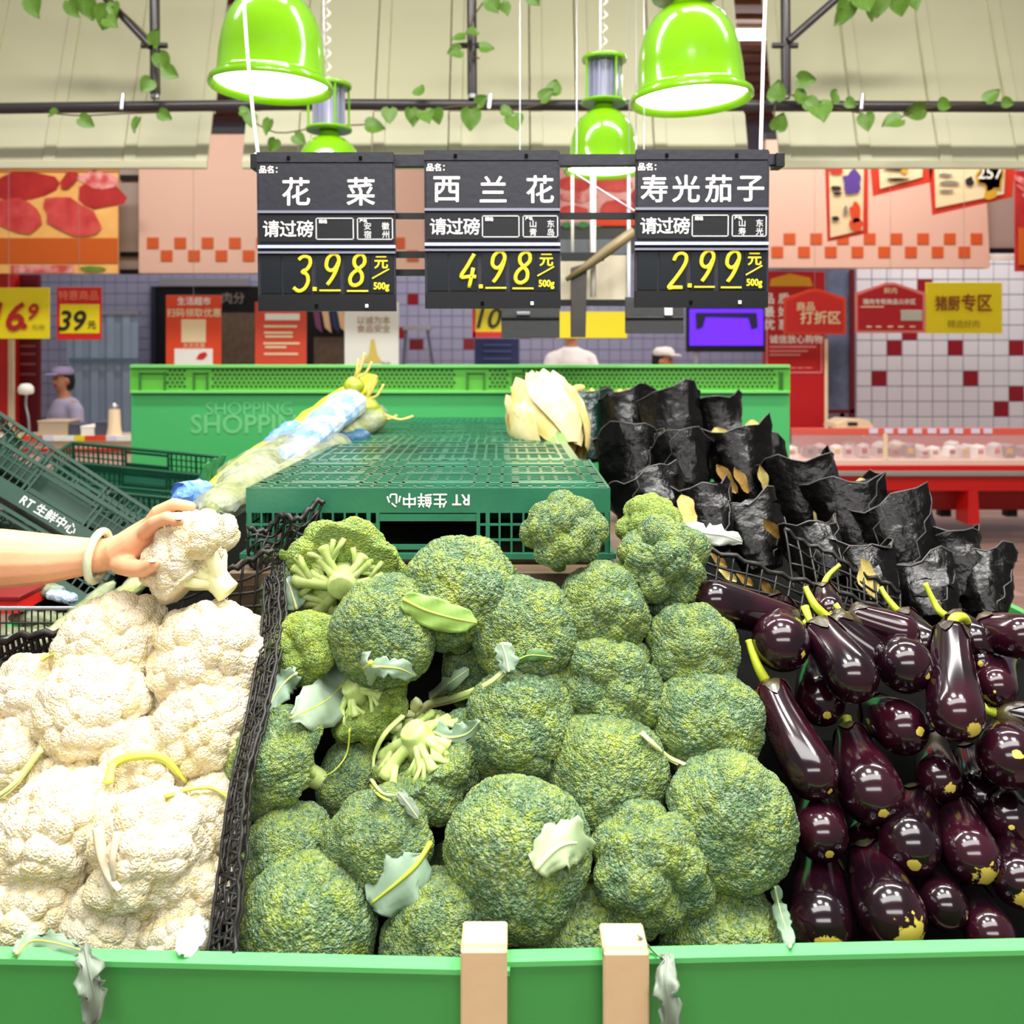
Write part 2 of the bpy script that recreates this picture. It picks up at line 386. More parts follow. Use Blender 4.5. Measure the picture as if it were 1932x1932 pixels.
rect('shaft', 1862, 12, 1925, 468, 8.1, mat('grey_brown_paint', 'A08E84', .6), t, .1); rect('bar', 1868, 468, 1925, 478, 8.07, M_dark, t, .02); rect('ledge', 1868, 480, 1925, 490, 8.05, M_white, t, .04)

# meat posters
m_meat = mat('raw_meat_print', 'B8242A', .5, var=(7, 'D8564E', .2)); m_meat2 = mat('dark_raw_meat_print', '98141A', .5, var=(6, 'BC2A24', .2)); m_fat = mat('marbled_meat_print', 'E0A09A', .5, var=(9, 'C84844', .1))
def blob(name, cx, cy, rx, ry, Y, m, par, seed, ang=0, n=14, j=.15):
    r = random.Random(seed); pts = []
    for k in range(n):
        a = 2*math.pi*k/n; q = 1+r.uniform(-j, j); x = math.cos(a)*rx*q; y = math.sin(a)*ry*q
        pts.append((cx+x*math.cos(ang)-y*math.sin(ang), cy+x*math.sin(ang)+y*math.cos(ang)))
    return poly(name, pts, Y, m, par, .002)
t = thing('meat_poster', 'big poster of raw red meat cuts on an orange ground', 'poster', P(110, 516, 7.8))
rect('backing', -120, 322, 222, 516, 7.8, mat('warm_orange_print', 'E8A050', .5, var=(5, 'F0C070', .3)), t, .02)
rect('orange_band', -120, 449, 222, 497, 7.793, mat('burnt_orange_print', 'C2560E', .5), t, .006)
for k, (cx, cy, rx, ry, a, mm) in enumerate(((45, 352, 62, 28, -.1, m_meat2), (-70, 400, 60, 40, 0, m_meat), (190, 368, 44, 26, .1, m_meat2), (185, 340, 40, 16, .1, m_fat), (35, 408, 50, 34, .3, m_meat), (135, 408, 58, 30, .35, m_meat), (130, 340, 20, 12, -.8, m_meat2))):
    if cy < 449-ry*.3: blob('meat_cut', cx, cy, rx, ry, 7.796-.002*k, mm, t, k, a)
rect('bottom_strip', 20, 500, 140, 515, 7.792, m_fat, t, .006); blob('herb', 175, 507, 24, 5, 7.79, M_leaf, t, 5)
rect('edge_frame', -121, 320, 223, 324, 7.79, mat('poster_frame', 'C87838', .5), t, .02)
t = thing('meat_poster', 'poster of marbled red meat seen between the broccoli and eggplant signs', 'poster', P(1130, 430, 8.2))
a0 = P(1010, 300, 8.25); MB().tube([a0, (a0.x, a0.y, 4.57)], .004, 5).build('hanging_wire', M_steel, t)
rect('backing', 1000, 300, 1240, 420, 8.2, mat('pink_meat_print', 'D88A88', .5, var=(5, 'E8B4B0', .2)), t, .02)
for k, (cx, cy, rx, ry, mm) in enumerate(((1085, 345, 30, 16, m_meat), (1160, 345, 36, 18, m_meat), (1090, 372, 34, 10, m_fat), (1165, 392, 34, 16, m_meat), (1080, 398, 28, 10, m_meat), (1210, 370, 20, 20, m_meat2))): blob('meat_cut', cx, cy, rx, ry, 8.194-.002*k, mm, t, 20+k)
for k, x in enumerate((1070, 1100, 1128)): blob('herb', x, 424, 10, 6, 8.185, mat('green_print', '3E8A4A', .5), t, 40+k)
rect('red_strip', 1120, 412, 1240, 426, 8.18, M_org, t, .006)
rect('dark_strip', 1000, 426, 1240, 478, 8.2, mat('dark_strip_paint', '4A4E50', .5), t, .02)

# hanging red-framed price cards under the right awning
m_cream = mat('cream_card', 'F2D8B0', .6)
def hang(t, px, py, Y):
    a = P(px, py, Y+.004); MB().tube([a, (a.x, a.y, 4.57)], .0016, 5).build('hanging_wire', M_steel, t)
def card(label, pts, inner, marks):
    c = P(*pts[0], 7.0); t = thing('price_card', label, 'card', c)
    hang(t, (pts[0][0]+pts[1][0])/2, 300, 7.0)
    poly('frame', pts, 7.0, mat('red_orange_frame', 'D23018', .5), t, .012); poly('face', inner, 6.994, m_cream, t, .006)
    for x, y, wd, h, mm in marks: blob('print', x, y, wd, h, 6.988, mm, t, x, j=.25)
m_pur = mat('purple_print', '5A3A9A', .5)
card('narrow red-framed price card with purple grape print under the awning', [(1557, 300), (1638, 300), (1638, 440), (1562, 456)], [(1564, 300), (1630, 300), (1628, 434), (1567, 448)], [(1608, 345, 17, 24, m_pur), (1614, 402, 11, 20, M_org), (1616, 424, 12, 14, M_org), (1578, 355, 9, 5, M_blackp), (1580, 365, 8, 3, M_blackp), (1576, 412, 7, 5, M_blackp), (1578, 322, 12, 7, M_redp), (1596, 398, 4, 9, mat('grey_print', '8A8078', .6))])
card('red-framed price card hanging beside the purple grape card', [(1642, 300), (1762, 300), (1756, 344), (1648, 370)], [(1658, 300), (1742, 300), (1740, 334), (1661, 356)], [(1688, 318, 18, 4, M_blackp), (1707, 322, 7, 7, mat('gold_print', 'D8A020', .5)), (1696, 338, 24, 3, M_blackp)])
card('large red-framed price card with a red starburst reading 257', [(1752, 300), (1916, 300), (1910, 372), (1760, 406)], [(1763, 300), (1898, 300), (1894, 366), (1766, 392)], [(1785, 330, 12, 3, mat('grey_print', '8A8078', .6)), (1792, 345, 18, 4, mat('grey_print', '8A8078', .6)), (1786, 360, 14, 3, mat('grey_print', '8A8078', .6)), (1830, 342, 7, 9, M_blackp), (1870, 330, 26, 28, mat('gold_print', 'D8A020', .5)), (1870, 332, 22, 24, M_redp), (1868, 366, 12, 10, mat('gold_print', 'D8A020', .5))])
txt('257', .13, P(1868, 326, 6.975), bpy.data.objects['price_card.002'], M_white, .02)
t = thing('meat_poster', 'sliver of red meat poster at the frame edge right of the price cards', 'poster', P(1945, 500, 7.6))
rect('backing', 1916, 322, 2040, 512, 7.6, m_meat2, t, .02); rect('orange_band', 1922, 430, 2040, 500, 7.59, mat('burnt_orange_print', 'C2560E', .5), t, .006)
for k in range(4): blob('meat_cut', 1935+k*9, 345+k*17, 28, 6, 7.592, m_fat, t, k, .5)

# wall fittings behind the counters
t = thing('service_hatch', 'dark service hatch with steel header under the left checkered fascia', 'hatch', P(400, 700, 11.9))
rect('opening_shade', 286, 540, 650, 720, 11.95, M_dark, t, .05); rect('header', 300, 526, 470, 540, 11.9, M_steel, t, .05); rect('jamb', 284, 540, 292, 720, 11.9, mat('navy_jamb', '1E2438', .4), t, .05)  # dark sheet stands for the shade inside the hatch
rect('brown_panel', 418, 590, 480, 720, 11.9, M_brown, t, .03); rect('brown_panel', 592, 636, 648, 720, 11.9, M_brown, t, .03)
txt('肉分', .16, P(440, 562, 11.88), t, mat('grey_print', '8A8078', .6))
t = thing('hanging_aprons', 'striped aprons hung on hooks in the dark service hatch', 'apron', P(615, 640, 11.8)); rect('hook_rail', 584, 580, 656, 587, 11.8, M_steel, t, .16)
for x, mm in ((590, mat('plum_cloth', '6A3A58', .8)), (607, mat('tan_cloth', 'D0A880', .8)), (622, mat('navy_cloth', '1E2A4E', .8)), (636, mat('tan_cloth', 'D0A880', .8))):
    poly('strip', [(x, 585), (x+12, 585), (x+18, 628), (x+6, 618)], 11.8, mm, t, .03)
t = thing('strip_curtain', 'pale blue plastic strip curtain in the left doorway', 'curtain', P(190, 780, 11.6))
m_curt = mat('pale_blue_strip', 'A8BCD0', .3, var=(3, '98ACC4', .3))
for i in range(9): rect('strip', 126+i*15, 592, 140+i*15, 879, 11.6-.03*(i % 2), m_curt, t, .01)
rect('hang_bar', 124, 586, 262, 594, 11.55, M_steel, t, .04); rect('push_bar', 130, 676, 262, 684, 11.52, mat('blue_grey_bar', '6A7C90', .4), t, .02)
t = thing('red_column', 'bright red column at the far left behind the yellow price card', 'column', P(5, 830, 8.6))
rect('shaft', -90, 515, 15, 815, 8.6, M_redp, t, .2); rect('edge_trim', 15, 640, 24, 815, 8.58, m_cream, t, .04)
t = thing('notice_board', 'dark red notice board with pale lines beside the bright red column', 'board', P(55, 830, 8.8))
rect('board', 28, 518, 73, 820, 8.8, mat('maroon_board', '6E1020', .5), t, .05); rect('edge', 24, 518, 29, 820, 8.78, mat('tan_trim', 'C8A088', .5), t, .06)
for y in (651, 666, 685, 704): rect('print', 38, y, 66, y+4, 8.79, mat('dusty_pink_print', 'A86A70', .5), t, .012)
def hang(t, px, py, Y):
    a = P(px, py, Y+.004); MB().tube([a, (a.x, a.y, 4.57)], .0016, 5).build('hanging_wire', M_steel, t)
def placard(label, x0, y0, x1, y1, Y, m, border=None, name='placard', cat='sign'):
    t = thing(name, label, cat, P((x0+x1)/2, y1, Y))
    if border: rect('border', x0, y0, x1, y1, Y, border, t, .01); rect('face', x0+5, y0+5, x1-5, y1-5, Y-.005, m, t, .008)
    else: rect('face', x0, y0, x1, y1, Y, m, t, .01)
    hang(t, (x0+x1)/2, y0, Y)
    return t
m_dred = mat('deep_red_print', 'B01818', .6)
t = placard('yellow price placard reading 16.9 at the far left', -60, 543, 93, 639, 6.2, M_yel)
txt('16', .27, P(14, 597, 6.18), t, m_dred, .025, .25); txt('.', .27, P(45, 615, 6.18), t, m_dred, .025); txt('9', .15, P(63, 588, 6.18), t, m_dred, .03, .25); txt('元/份', .04, P(72, 617, 6.18), t, M_blackp)
t = placard('red and yellow price placard reading 39 above the strip curtain', 107, 542, 191, 641, 6.2, M_redp)
rect('price_field', 113, 574, 187, 629, 6.193, M_yel, t, .006); txt('39', .19, P(136, 605, 6.185), t, M_blackp, .02, .2); txt('元', .06, P(173, 613, 6.185), t, M_blackp, .02); txt('特惠商品', .07, P(148, 557, 6.19), t, mat('salmon_print', 'F08060', .6), .02)
t = placard('orange-red poster with a blank white panel and white footer', 313, 557, 417, 720, 6.4, M_org)
rect('blank_panel', 342, 603, 388, 646, 6.392, m_cream, t, .006); rect('footer', 329, 658, 401, 688, 6.392, M_white, t, .006)
blob('leaf_mark', 381, 672, 11, 6, 6.385, M_redp, t, 3, -.5)
txt('生活超市', .06, P(366, 568, 6.39), t, M_white, .02); txt('扫码领取优惠', .065, P(366, 590, 6.39), t, m_cream, .02); txt('天天优惠', .04, P(366, 652, 6.39), t, m_cream)
t = placard('orange-red poster of white text lines half hidden by the cauliflower sign', 481, 570, 578, 720, 6.4, mat('orange_red_card', 'DC4A30', .5))
rect('heading', 500, 592, 565, 604, 6.393, M_white, t, .006)
for y, a, b_ in ((614, 498, 560), (626, 498, 552), (633, 500, 552), (646, 497, 565), (653, 500, 540), (666, 498, 562), (690, 512, 546)): rect('print', a, y, b_, y+4, 6.392, m_cream, t, .006)
t = placard('white poster with a small gold drawing under the cauliflower sign', 650, 570, 752, 720, 6.4, M_white)
txt('以诚为本', .06, P(705, 604, 6.39), t, mat('tan_print', 'A88868', .6), .01); txt('食品安全', .06, P(705, 620, 6.39), t, mat('tan_print', 'A88868', .6), .01)
poly('gold_drawing', [(700, 640), (706, 640), (712, 670), (722, 684), (684, 684), (696, 668)], 6.392, mat('gold_drawing_print', 'E0C860', .6), t)
txt('平安', .035, P(728, 687, 6.39), t, M_blackp)
t = placard('yellow price placard reading 10 with a red edge, below the broccoli sign', 892, 560, 951, 637, 6.3, M_yel)
rect('red_edge', 891, 560, 897, 637, 6.292, M_redp, t, .006); rect('red_foot', 892, 626, 951, 637, 6.292, M_redp, t, .006); txt('10', .2, P(923, 600, 6.285), t, M_blackp, .01, .25)
t = placard('navy blue notice with faint lines under the yellow 10 placard', 896, 639, 979, 720, 7.4, mat('navy_card', '202860', .5))
for y in (650, 662, 676): rect('print', 912, y, 965, y+2, 7.393, mat('faint_blue_print', '5A64A0', .6), t, .006)
t = placard('pair of blank yellow cards either side of the dark post', 1050, 588, 1183, 638, 6.0, M_yel)
t = thing('television', 'wall television showing a plain violet-blue screen', 'television', P(1370, 665, 8.2))
rect('casing', 1296, 578, 1444, 664, 8.2, M_dark, t, .06); rect('screen', 1301, 583, 1440, 652, 8.192, mat('violet_screen', (.12, .02, 1.0), .3, emit=.75), t, .01)
poly('dark_image', [(1312, 590), (1428, 590), (1430, 618), (1418, 622), (1412, 600), (1332, 598), (1326, 618), (1314, 622)], 8.186, mat('dark_screen_image', '1A1440', .4), t)
rect('stand', 1310, 664, 1318, 720, 8.22, M_steel, t, .02)
t = thing('red_wall_banner', 'tall deep red notice column with white writing beside the television', 'banner', P(1500, 808, 8.6))
rect('shaft', 1445, 512, 1556, 808, 8.6, mat('deep_red_panel', 'B40A14', .45, var=(1.2, 'C41018', .3)), t, .12); rect('trim', 1556, 640, 1562, 808, 8.59, m_cream, t, .05)
poly('gold_crest', [(1452, 540), (1455, 526), (1490, 516), (1528, 524), (1534, 540)], 8.59, mat('gold_print', 'D8A020', .5), t)
for (s_, x, y) in (('品 质', 1465, 563), ('最 好', 1465, 588), ('优 惠', 1465, 612)): txt(s_, .11, P(x, y, 8.58), t, M_white, .02)
txt('诚信放心购物', .085, P(1502, 640, 8.58), t, M_white, .02)
for y in (653, 661, 668): rect('print', 1452, y, 1540-(y-653)*2, y+3, 8.592, mat('pink_print', 'E09090', .6), t, .006)
for q in ((1446, 702, 1550, 704), (1549, 640, 1551, 704), (1446, 570, 1448, 704)): rect('border_line', *q, 8.592, mat('pink_print', 'E09090', .6), t, .006)
txt('— — —', .06, P(1510, 694, 8.58), t, m_cream)
def plaque(label, x0, x1, yt, ys, yb, Y, m, mb):
    t = thing('red_plaque', label, 'sign', P((x0+x1)/2, yb, Y)); xm = (x0+x1)/2
    q = lambda d: [(x0+d, ys+d), (x0+(xm-x0)*.45, ys-(ys-yt)*.5+d), (xm-8, yt+d), (xm+8, yt+d), (x1-(x1-xm)*.45, ys-(ys-yt)*.5+d), (x1-d, ys+d), (x1-d, yb-d), (x0+d, yb-d)]
    hang(t, xm, yt, Y); poly('border', q(0), Y, mb, t, .014); poly('face', q(5), Y-.005, m, t, .006); return t
t = plaque('orange-red arched plaque announcing a discount zone, beside the red column', 1479, 1596, 545, 562, 631, 6.6, M_redp, M_org)
txt('商品', .07, P(1520, 578, 6.58), t, m_cream, .02); txt('打折区', .1, P(1548, 599, 6.58), t, m_cream, .025)
t = plaque('dark red arched plaque with pale pink border and a grey patch', 1614, 1746, 533, 552, 628, 6.6, mat('dark_red_card', 'BC1220', .5), mat('pale_pink_edge', 'E88880', .5))
txt('猪肉专柜商品公示区', .043, P(1678, 569, 6.58), t, M_white, .02); txt('鲜肉', .05, P(1680, 548, 6.58), t, m_cream, .01); rect('grey_patch', 1700, 585, 1740, 605, 6.585, mat('grey_patch_card', 'C8C4BC', .6), t, .004)
rect('print', 1624, 578, 1668, 580, 6.59, m_cream, t, .004)
for x in (1640, 1658, 1680, 1700, 1722): rect('print', x-5, 615, x+5, 618, 6.59, m_cream, t, .004)
t = placard('yellow placard with dark red heading for the roast meat zone', 1747, 533, 1891, 629, 6.6, M_yel)
txt('猪厨', .115, P(1788, 572, 6.58), t, mat('brown_red_print', '8A3A10', .6), .02, 0, .8); txt('专区', .135, P(1843, 571, 6.58), t, mat('brown_red_print', '8A3A10', .6), .02, 0, .85); txt('精选好肉', .06, P(1818, 611, 6.58), t, mat('olive_print', 'A89018', .6), .01)
t = thing('glass_panel', 'blue tinted glass panel with maroon frame beside the tiled wall', 'window', P(1585, 780, 9.0))
rect('glass', 1560, 508, 1606, 778, 9.0, mat('blue_grey_glass', '7C8CB0', .12, var=(1.6, '4E5870', .1)), t, .02); rect('frame', 1604, 508, 1613, 943, 8.98, mat('maroon_frame', '6A0C18', .4), t, .05); rect('frame', 1560, 772, 1613, 780, 8.98, mat('maroon_frame', '6A0C18', .4), t, .05)
t = thing('step_ladder', 'small grey folding step ladder standing by the blue-grey tiles', 'ladder', P(795, 720, 10.8))
for a in ((766, 618, 748, 896), (806, 618, 850, 896)): MB().tube([P(a[0], a[1], 10.8), P(a[2], a[3], 10.8)], .02, 6).build('rail', mat('grey_ladder', '707484', .4), t)
rect('top_step', 760, 613, 812, 623, 10.75, M_steel, t, .2); rect('red_step', 772, 640, 798, 660, 10.8, M_tiler, t, .1)

# ------------------------------------------------------------------ meat counters
m_redc = mat('red_counter_enamel', 'C01414', .3, var=(1.5, 'D01C18', .3)); m_redd = mat('dark_red_counter_enamel', '8E1010', .4)
m_glass = mat('case_glass', 'F4D8D8', .05, alpha=.18)
Yk = 7.0
t = thing('meat_counter', 'long red chilled meat counter with glass front in front of the pale tiles', 'counter', P(1700, 985, Yk+.3))
rect('price_rail', 1494, 808, 2200, 820, Yk+.05, mat('red_price_rail', 'E06050', .4), t, .04)
rect('rear_panel', 1494, 820, 2200, 866, Yk+.75, mat('pink_inner_panel', 'C87878', .3), t, .04)
rect('tray', 1494, 868, 2200, 878, Yk, mat('cream_tray_edge', 'E8C8B8', .4), t, .8)
rect('glass_pane', 1494, 822, 1672, 868, Yk+.02, m_glass, t, .01); rect('glass_pane', 1674, 822, 2200, 868, Yk+.02, m_glass, t, .01)
rect('glass_post', 1669, 820, 1675, 868, Yk, m_cream, t, .03)
rect('red_band', 1540, 878, 2200, 890, Yk-.01, m_redc, t, .75); rect('grey_bumper', 1520, 890, 2200, 898, Yk-.05, mat('grey_bumper', '8C9088', .4), t, .1)
MB().prism([P(1500, 898, Yk), P(2200, 898, Yk), P(2200, 926, Yk), P(1500, 926, Yk)], (0, .75, 0)).build('upper_body', m_redc, t)
MB().prism([P(1500, 926, Yk+.12), P(2200, 926, Yk+.12), P(2200, 962, Yk+.2), P(1500, 962, Yk+.2)], (0, .55, 0)).build('lower_body', m_redd, t)
for x in (1835, 1560, 2110):
    MB().prism([P(x-8, 925, Yk-.02), P(x+10, 925, Yk-.02), P(x+14, 988, Yk-.02), P(x-8, 990, Yk-.02)], (0, .2, 0)).build('leg', m_redc, t)
for x in (1775, 1900): rect('foot', x, 962, x+20, 975, Yk+.3, M_dark, t, .08)
rnd = random.Random(3)
for i in range(9):
    x = 1650+i*27+rnd.uniform(-3, 3)
    if i in (1, 2, 4, 7): pass
    o = thing('price_tag', 'white price tag on the counter rail', 'tag', P(x, 819, Yk), group='white tags along the red counter rail')
    rect('card', x-8, 809, x+8, 818, Yk+.04, mat('tag_white', 'DCDCF0', .5), o, .006)
for i in range(30):
    x = 1500+(i % 17)*27+rnd.uniform(-6, 6); dep = Yk+.12+.3*(i//17)+rnd.uniform(0, .05); yb = 868-(5 if i < 17 else 9)
    o = thing('meat_pack', 'small white wrapped meat pack in the counter', 'pack', P(x, yb, dep), group='wrapped meat packs in the red counter')
    h = rnd.uniform(14, 26)
    MB().prism([P(x-9, yb, dep), P(x+9, yb, dep), P(x+7, yb-h, dep), P(x-5, yb-h*.8, dep)], (0, .14, 0)).build('wrap', random.choice([M_white, M_white, mat('pale_pack', 'D8C8C8', .3), mat('dull_pack', '9A8484', .3)]), o)
    rect('contents', x-6, yb-h*.7, x+4, yb-h*.3, dep-.006, random.choice([m_meat2, m_fat, mat('yellow_pack', 'E0B030', .4), mat('grey_meat', '6A5454', .4)]), o, .006)
t = thing('weighing_scale', 'cream weighing scale on the counter beside the red column', 'scale', P(1620, 808, 7.3))
MB().prism([P(1578, 808, 7.3), P(1650, 808, 7.3), P(1640, 794, 7.3), P(1600, 792, 7.3), P(1580, 800, 7.3)], (0, .3, 0)).build('body', m_cream, t); rect('display', 1600, 797, 1618, 803, 7.29, M_dark, t, .012)
t = thing('meat_counter', 'pale topped meat counter with a coloured price rail behind the green crates', 'counter', P(120, 985, 6.6))
for k in range(16):
    rect('rail_card', -60+k*20, 822, -41+k*20, 832, 6.55, (M_org, M_yel, M_white, mat('tag_white', 'DCDCF0', .5))[(k*7+k//3) % 4], t, .012)
rect('top', -200, 832, 250, 846, 6.6, mat('beige_counter_top', 'C8B49C', .4), t, .7); rect('red_line', -200, 846, 250, 852, 6.59, m_redc, t, .7); rect('body', -200, 852, 250, 985, 6.62, mat('cream_pink_body', 'D8B8A8', .4), t, .66)
t = thing('counter_lamp', 'white round headed lamp on a bent stem before the notice board', 'lamp', P(52, 822, 7.0))
MB().tube(smoothline([P(56, 822, 7.0), P(54, 790, 7.0), P(49, 765, 7.0), P(50, 745, 7.0)]), .009, 8).build('stem', M_steel, t, smooth=True)
MB().lathe([(0, .06), (.035, .055), (.055, .03), (.058, 0), (.05, -.02), (0, -.03)], 18, P(49, 738, 7.0)).build('head', M_white, t, smooth=True)
t = thing('paper_stand', 'cream tapered paper cone standing on the counter beside the green display panel', 'cone', P(216, 830, 6.7))
MB().lathe([(.075, 0), (.062, .01), (.045, .1), (.04, .22), (.038, .235), (0, .235)], 20, P(216, 832, 6.7)).build('cone', m_cream, t, smooth='auto')
MB().lathe([(.02, .23), (.03, .25), (.028, .27), (0, .285)], 16, P(216, 832, 6.7)).build('knob', M_steel, t, smooth=True)
for k, (x, y, wd, h, mm) in enumerate(((100, 820, 40, 24, mat('beige_card', 'BCA890', .6)), (165, 822, 18, 16, M_white), (190, 824, 15, 26, mat('slate_box', '4E5064', .5)), (140, 822, 14, 20, mat('slate_box', '4E5064', .5)))):
    t = thing('counter_box', ('wide beige tray', 'small white box', 'slate box nearest the cream cone', 'slate box between tray and white box')[k]+' on the rear meat counter', 'box', P(x, y, 6.9))
    bx = rect('body', x-wd/2*1.4, y-h, x+wd/2*1.4, y+4, 6.9, mm, t, .2); rect('lid', x-wd/2*1.5, y-h-2, x+wd/2*1.5, y-h+1, 6.89, mm, t, .22)

# ------------------------------------------------------------------ background staff
M_uniform = mat('white_uniform', 'EFE6E6', .8); M_hair = mat('black_hair', '14100E', .5); M_face = mat('staff_skin', 'B87C5C', .6)
def person(label, px, pyh, Y, turn, shirt, cap, capm=None, lean=0):
    """standing figure; pyh = pixel height of the head centre"""
    H = P(px, pyh, Y); fl = Vector((H.x, H.y, 0)); t = thing('person', label, 'person', fl)
    R = Matrix.Rotation(turn, 3, 'Z'); zt = H.z
    def q(x, y, z): return H+R @ Vector((x, y+lean*(-z), z))
    hip = -min(.78, zt-.75); foot = .04-zt
    body = [([q(0, 0, .03), q(0, -.01, -.06)], [.078, .066]), ([q(0, 0, -.1), q(0, .02, -.22)], [.05, .058]),
            ([q(-.15, .02, -.26), q(0, .02, -.25), q(.15, .02, -.26)], [.06, .08, .06]), ([q(0, .02, -.28), q(0, .02, -.5), q(0, .02, hip)], [.13, .13, .14]),
            ([q(0, -.085, -.01), q(0, -.098, -.03)], [.012, .014]), ([q(-.078, 0, 0), q(-.084, .01, -.03)], [.016, .014]), ([q(.078, 0, 0), q(.084, .01, -.03)], [.016, .014])]
    for sx in (-1, 1):
        e = q(sx*.25, -.02, -.52); h = q(sx*.16, -.26, -.62)
        body += [([q(sx*.18, .02, -.28), e], [.055, .045]), ([e, h], [.042, .032]), ([h, q(sx*.14, -.32, -.64)], [.036, .03])]
        for k in range(4): body.append(([q(sx*.14+(k-1.5)*.018, -.33, -.64), q(sx*.14+(k-1.5)*.02, -.4, -.665-.006*abs(k-1))], [.011, .009]))
        body.append(([q(sx*.12-sx*.01, -.3, -.64), q(sx*.09, -.345, -.65)], [.013, .01]))
        body.append(([q(sx*.09, .02, hip), q(sx*.1, .01, (hip+foot)/2), q(sx*.1, .02, foot+.04)], [.095, .065, .045])); body.append(([q(sx*.1, .03, foot), q(sx*.1, -.12, foot)], [.045, .04]))
    b = capsules(body, .013, 'body', M_face, t, 3); BAKE.append(b)
    cl = [([q(-.15, .02, -.27), q(0, .02, -.26), q(.15, .02, -.27)], [.07, .09, .07]), ([q(0, .02, -.3), q(0, .02, -.5), q(0, .02, hip-.05)], [.15, .15, .165])]
    for sx in (-1, 1): cl += [([q(sx*.17, .02, -.28), q(sx*.25, -.02, -.52)], [.068, .056]), ([q(sx*.25, -.02, -.52), q(sx*.18, -.2, -.595)], [.054, .044]), ([q(sx*.09, .02, hip), q(sx*.1, .015, foot+.1)], [.11, .07])]
    c = capsules(cl, .016, 'uniform', shirt, t, 4); BAKE.append(c)
    for sx in (-1, 1): MB().lathe([(0, .006), (.01, .004), (.012, 0), (.01, -.004), (0, -.006)], 8, q(sx*.03, -.073, .01)).build('eye', M_dark, t, smooth=True)
    MB().tube([q(-.025, -.07, -.055), q(0, -.078, -.057), q(.025, -.07, -.055)], .006, 6).build('mouth', M_tiler, t, smooth=True)
    hr = capsules([([q(0, .02, .05), q(0, .035, -.04)], [.088, .08])], .014, 'hair', M_hair, t, 2); BAKE.append(hr)
    if cap:
        cm = capm or M_uniform
        mb = MB(); mb.lathe([(0, .13), (.07, .12), (.1, .085), (.1, .05), (.092, .045)], 20, q(0, 0, 0)); mb.build('cap', cm, t, smooth=True)
        mb = MB(); mb.tube([q(-.06, -.08, .05), q(0, -.12, .045), q(.06, -.08, .05)], [.03, .055, .03], 10, flat=.25, axis=(0, 0, 0) if 0 else None); mb.build('cap_brim', cm, t, smooth=True)
    return t
person('person in a white uniform whose head is behind the yellow card', 1078, 618, 8.0, 0.2, M_uniform, False)
person('person in a white peaked cap facing away to the television', 1252, 680, 8.3, 1.1, M_uniform, True)
person('person in a pale lilac top and cap working behind the rear counter', 118, 716, 8.4, -.6, mat('lilac_cloth', 'A8A0BC', .8), True, mat('lilac_cap', 'A898C0', .8), .05)

# ------------------------------------------------------------------ pendant lamps
def make_lamp(label, p, R, tilt=0, cage=True, cordm=None):
    t = thing('pendant_lamp', label, 'lamp', p, Euler((0, tilt, 0)), 'green pendant lamps'); k = R/.2
    t['group'] = 'green pendant lamps'
    def L(name, prof, m, par=t, n=40):
        mb = MB(); mb.lathe([(r*k, z*k) for r, z in prof], n)
        me = bpy.data.meshes.new(name); me.from_pydata([tuple(v) for v in mb.v], [], mb.f); me.polygons.foreach_set('use_smooth', [True]*len(me.polygons)); me.set_sharp_from_angle(angle=.8)
        return mob(name, me, m, par)
    shd = L('shade', [(.0, .33), (.05, .33), (.052, .305), (.085, .292), (.12, .262), (.148, .215), (.164, .16), (.172, .1), (.176, .03), (.180, .022), (.186, .02), (.186, .012), (.2, .008), (.203, 0), (.203, -.012), (.2, -.016), (.183, -.004), (.176, .012), (.17, .03), (.16, .15), (.12, .25)], M_lamp)
    L('diffuser', [(0, .004), (.12, .003), (.178, .006), (.178, .012), (0, .012)], M_glow, shd)
    L('neck_plate', [(0, .335), (.114, .335), (.118, .342), (.114, .35), (0, .35)], M_lamp)
    L('cage_top', [(0, .555), (.114, .555), (.118, .565), (.114, .575), (.02, .59), (0, .59)], M_lamp)
    for i in range(4):
        a = i*math.pi/2+.5
        mb = MB(); mb.tube([(math.cos(a)*.106*k, math.sin(a)*.106*k, .345*k), (math.cos(a)*.106*k, math.sin(a)*.106*k, .56*k)], .006*k, 8)
        me = bpy.data.meshes.new('cage_rod'); me.from_pydata([tuple(v) for v in mb.v], [], mb.f); mob('cage_rod', me, M_lamp, t)
    mb = MB(); n = 16
    mb.lathe([(0, .355*k), (.055*k, .355*k), (.055*k, .55*k), (0, .55*k)], 16)
    for i in range(n):
        a = 2*math.pi*i/n; mb.box((math.cos(a)*.066*k, math.sin(a)*.066*k, .452*k), (.034*k, .004*k, .19*k), Matrix.Rotation(a, 3, 'Z'))
    me = bpy.data.meshes.new('heat_sink'); me.from_pydata([tuple(v) for v in mb.v], [], mb.f); mob('heat_sink', me, M_silver, t)
    mb = MB(); pts = [(.012*k*math.cos(z*1.1), .012*k*math.sin(z*1.1), (.59+z*.012)*k) for z in range(0, 130)]
    mb.tube(pts, .005, 5); me = bpy.data.meshes.new('twisted_cord'); me.from_pydata([tuple(v) for v in mb.v], [], mb.f); mob('twisted_cord', me, M_cord, t)
    mb = MB(); mb.tube([(-.02*k, 0, .58*k), (-.03*k, 0, 2.2*k)], .004, 6); me = bpy.data.meshes.new('hanging_wire'); me.from_pydata([tuple(v) for v in mb.v], [], mb.f); mob('hanging_wire', me, M_steel, t)
    l = bpy.data.lights.new('bulb', 'SPOT'); l.energy = 26; l.spot_size = 2.2; l.spot_blend = .6; l.shadow_soft_size = .15*k; l.color = (1, .98, .92)
    o = bpy.data.objects.new('bulb', l); COL.objects.link(o); o.parent = t; o.location = (0, 0, -.05*k)
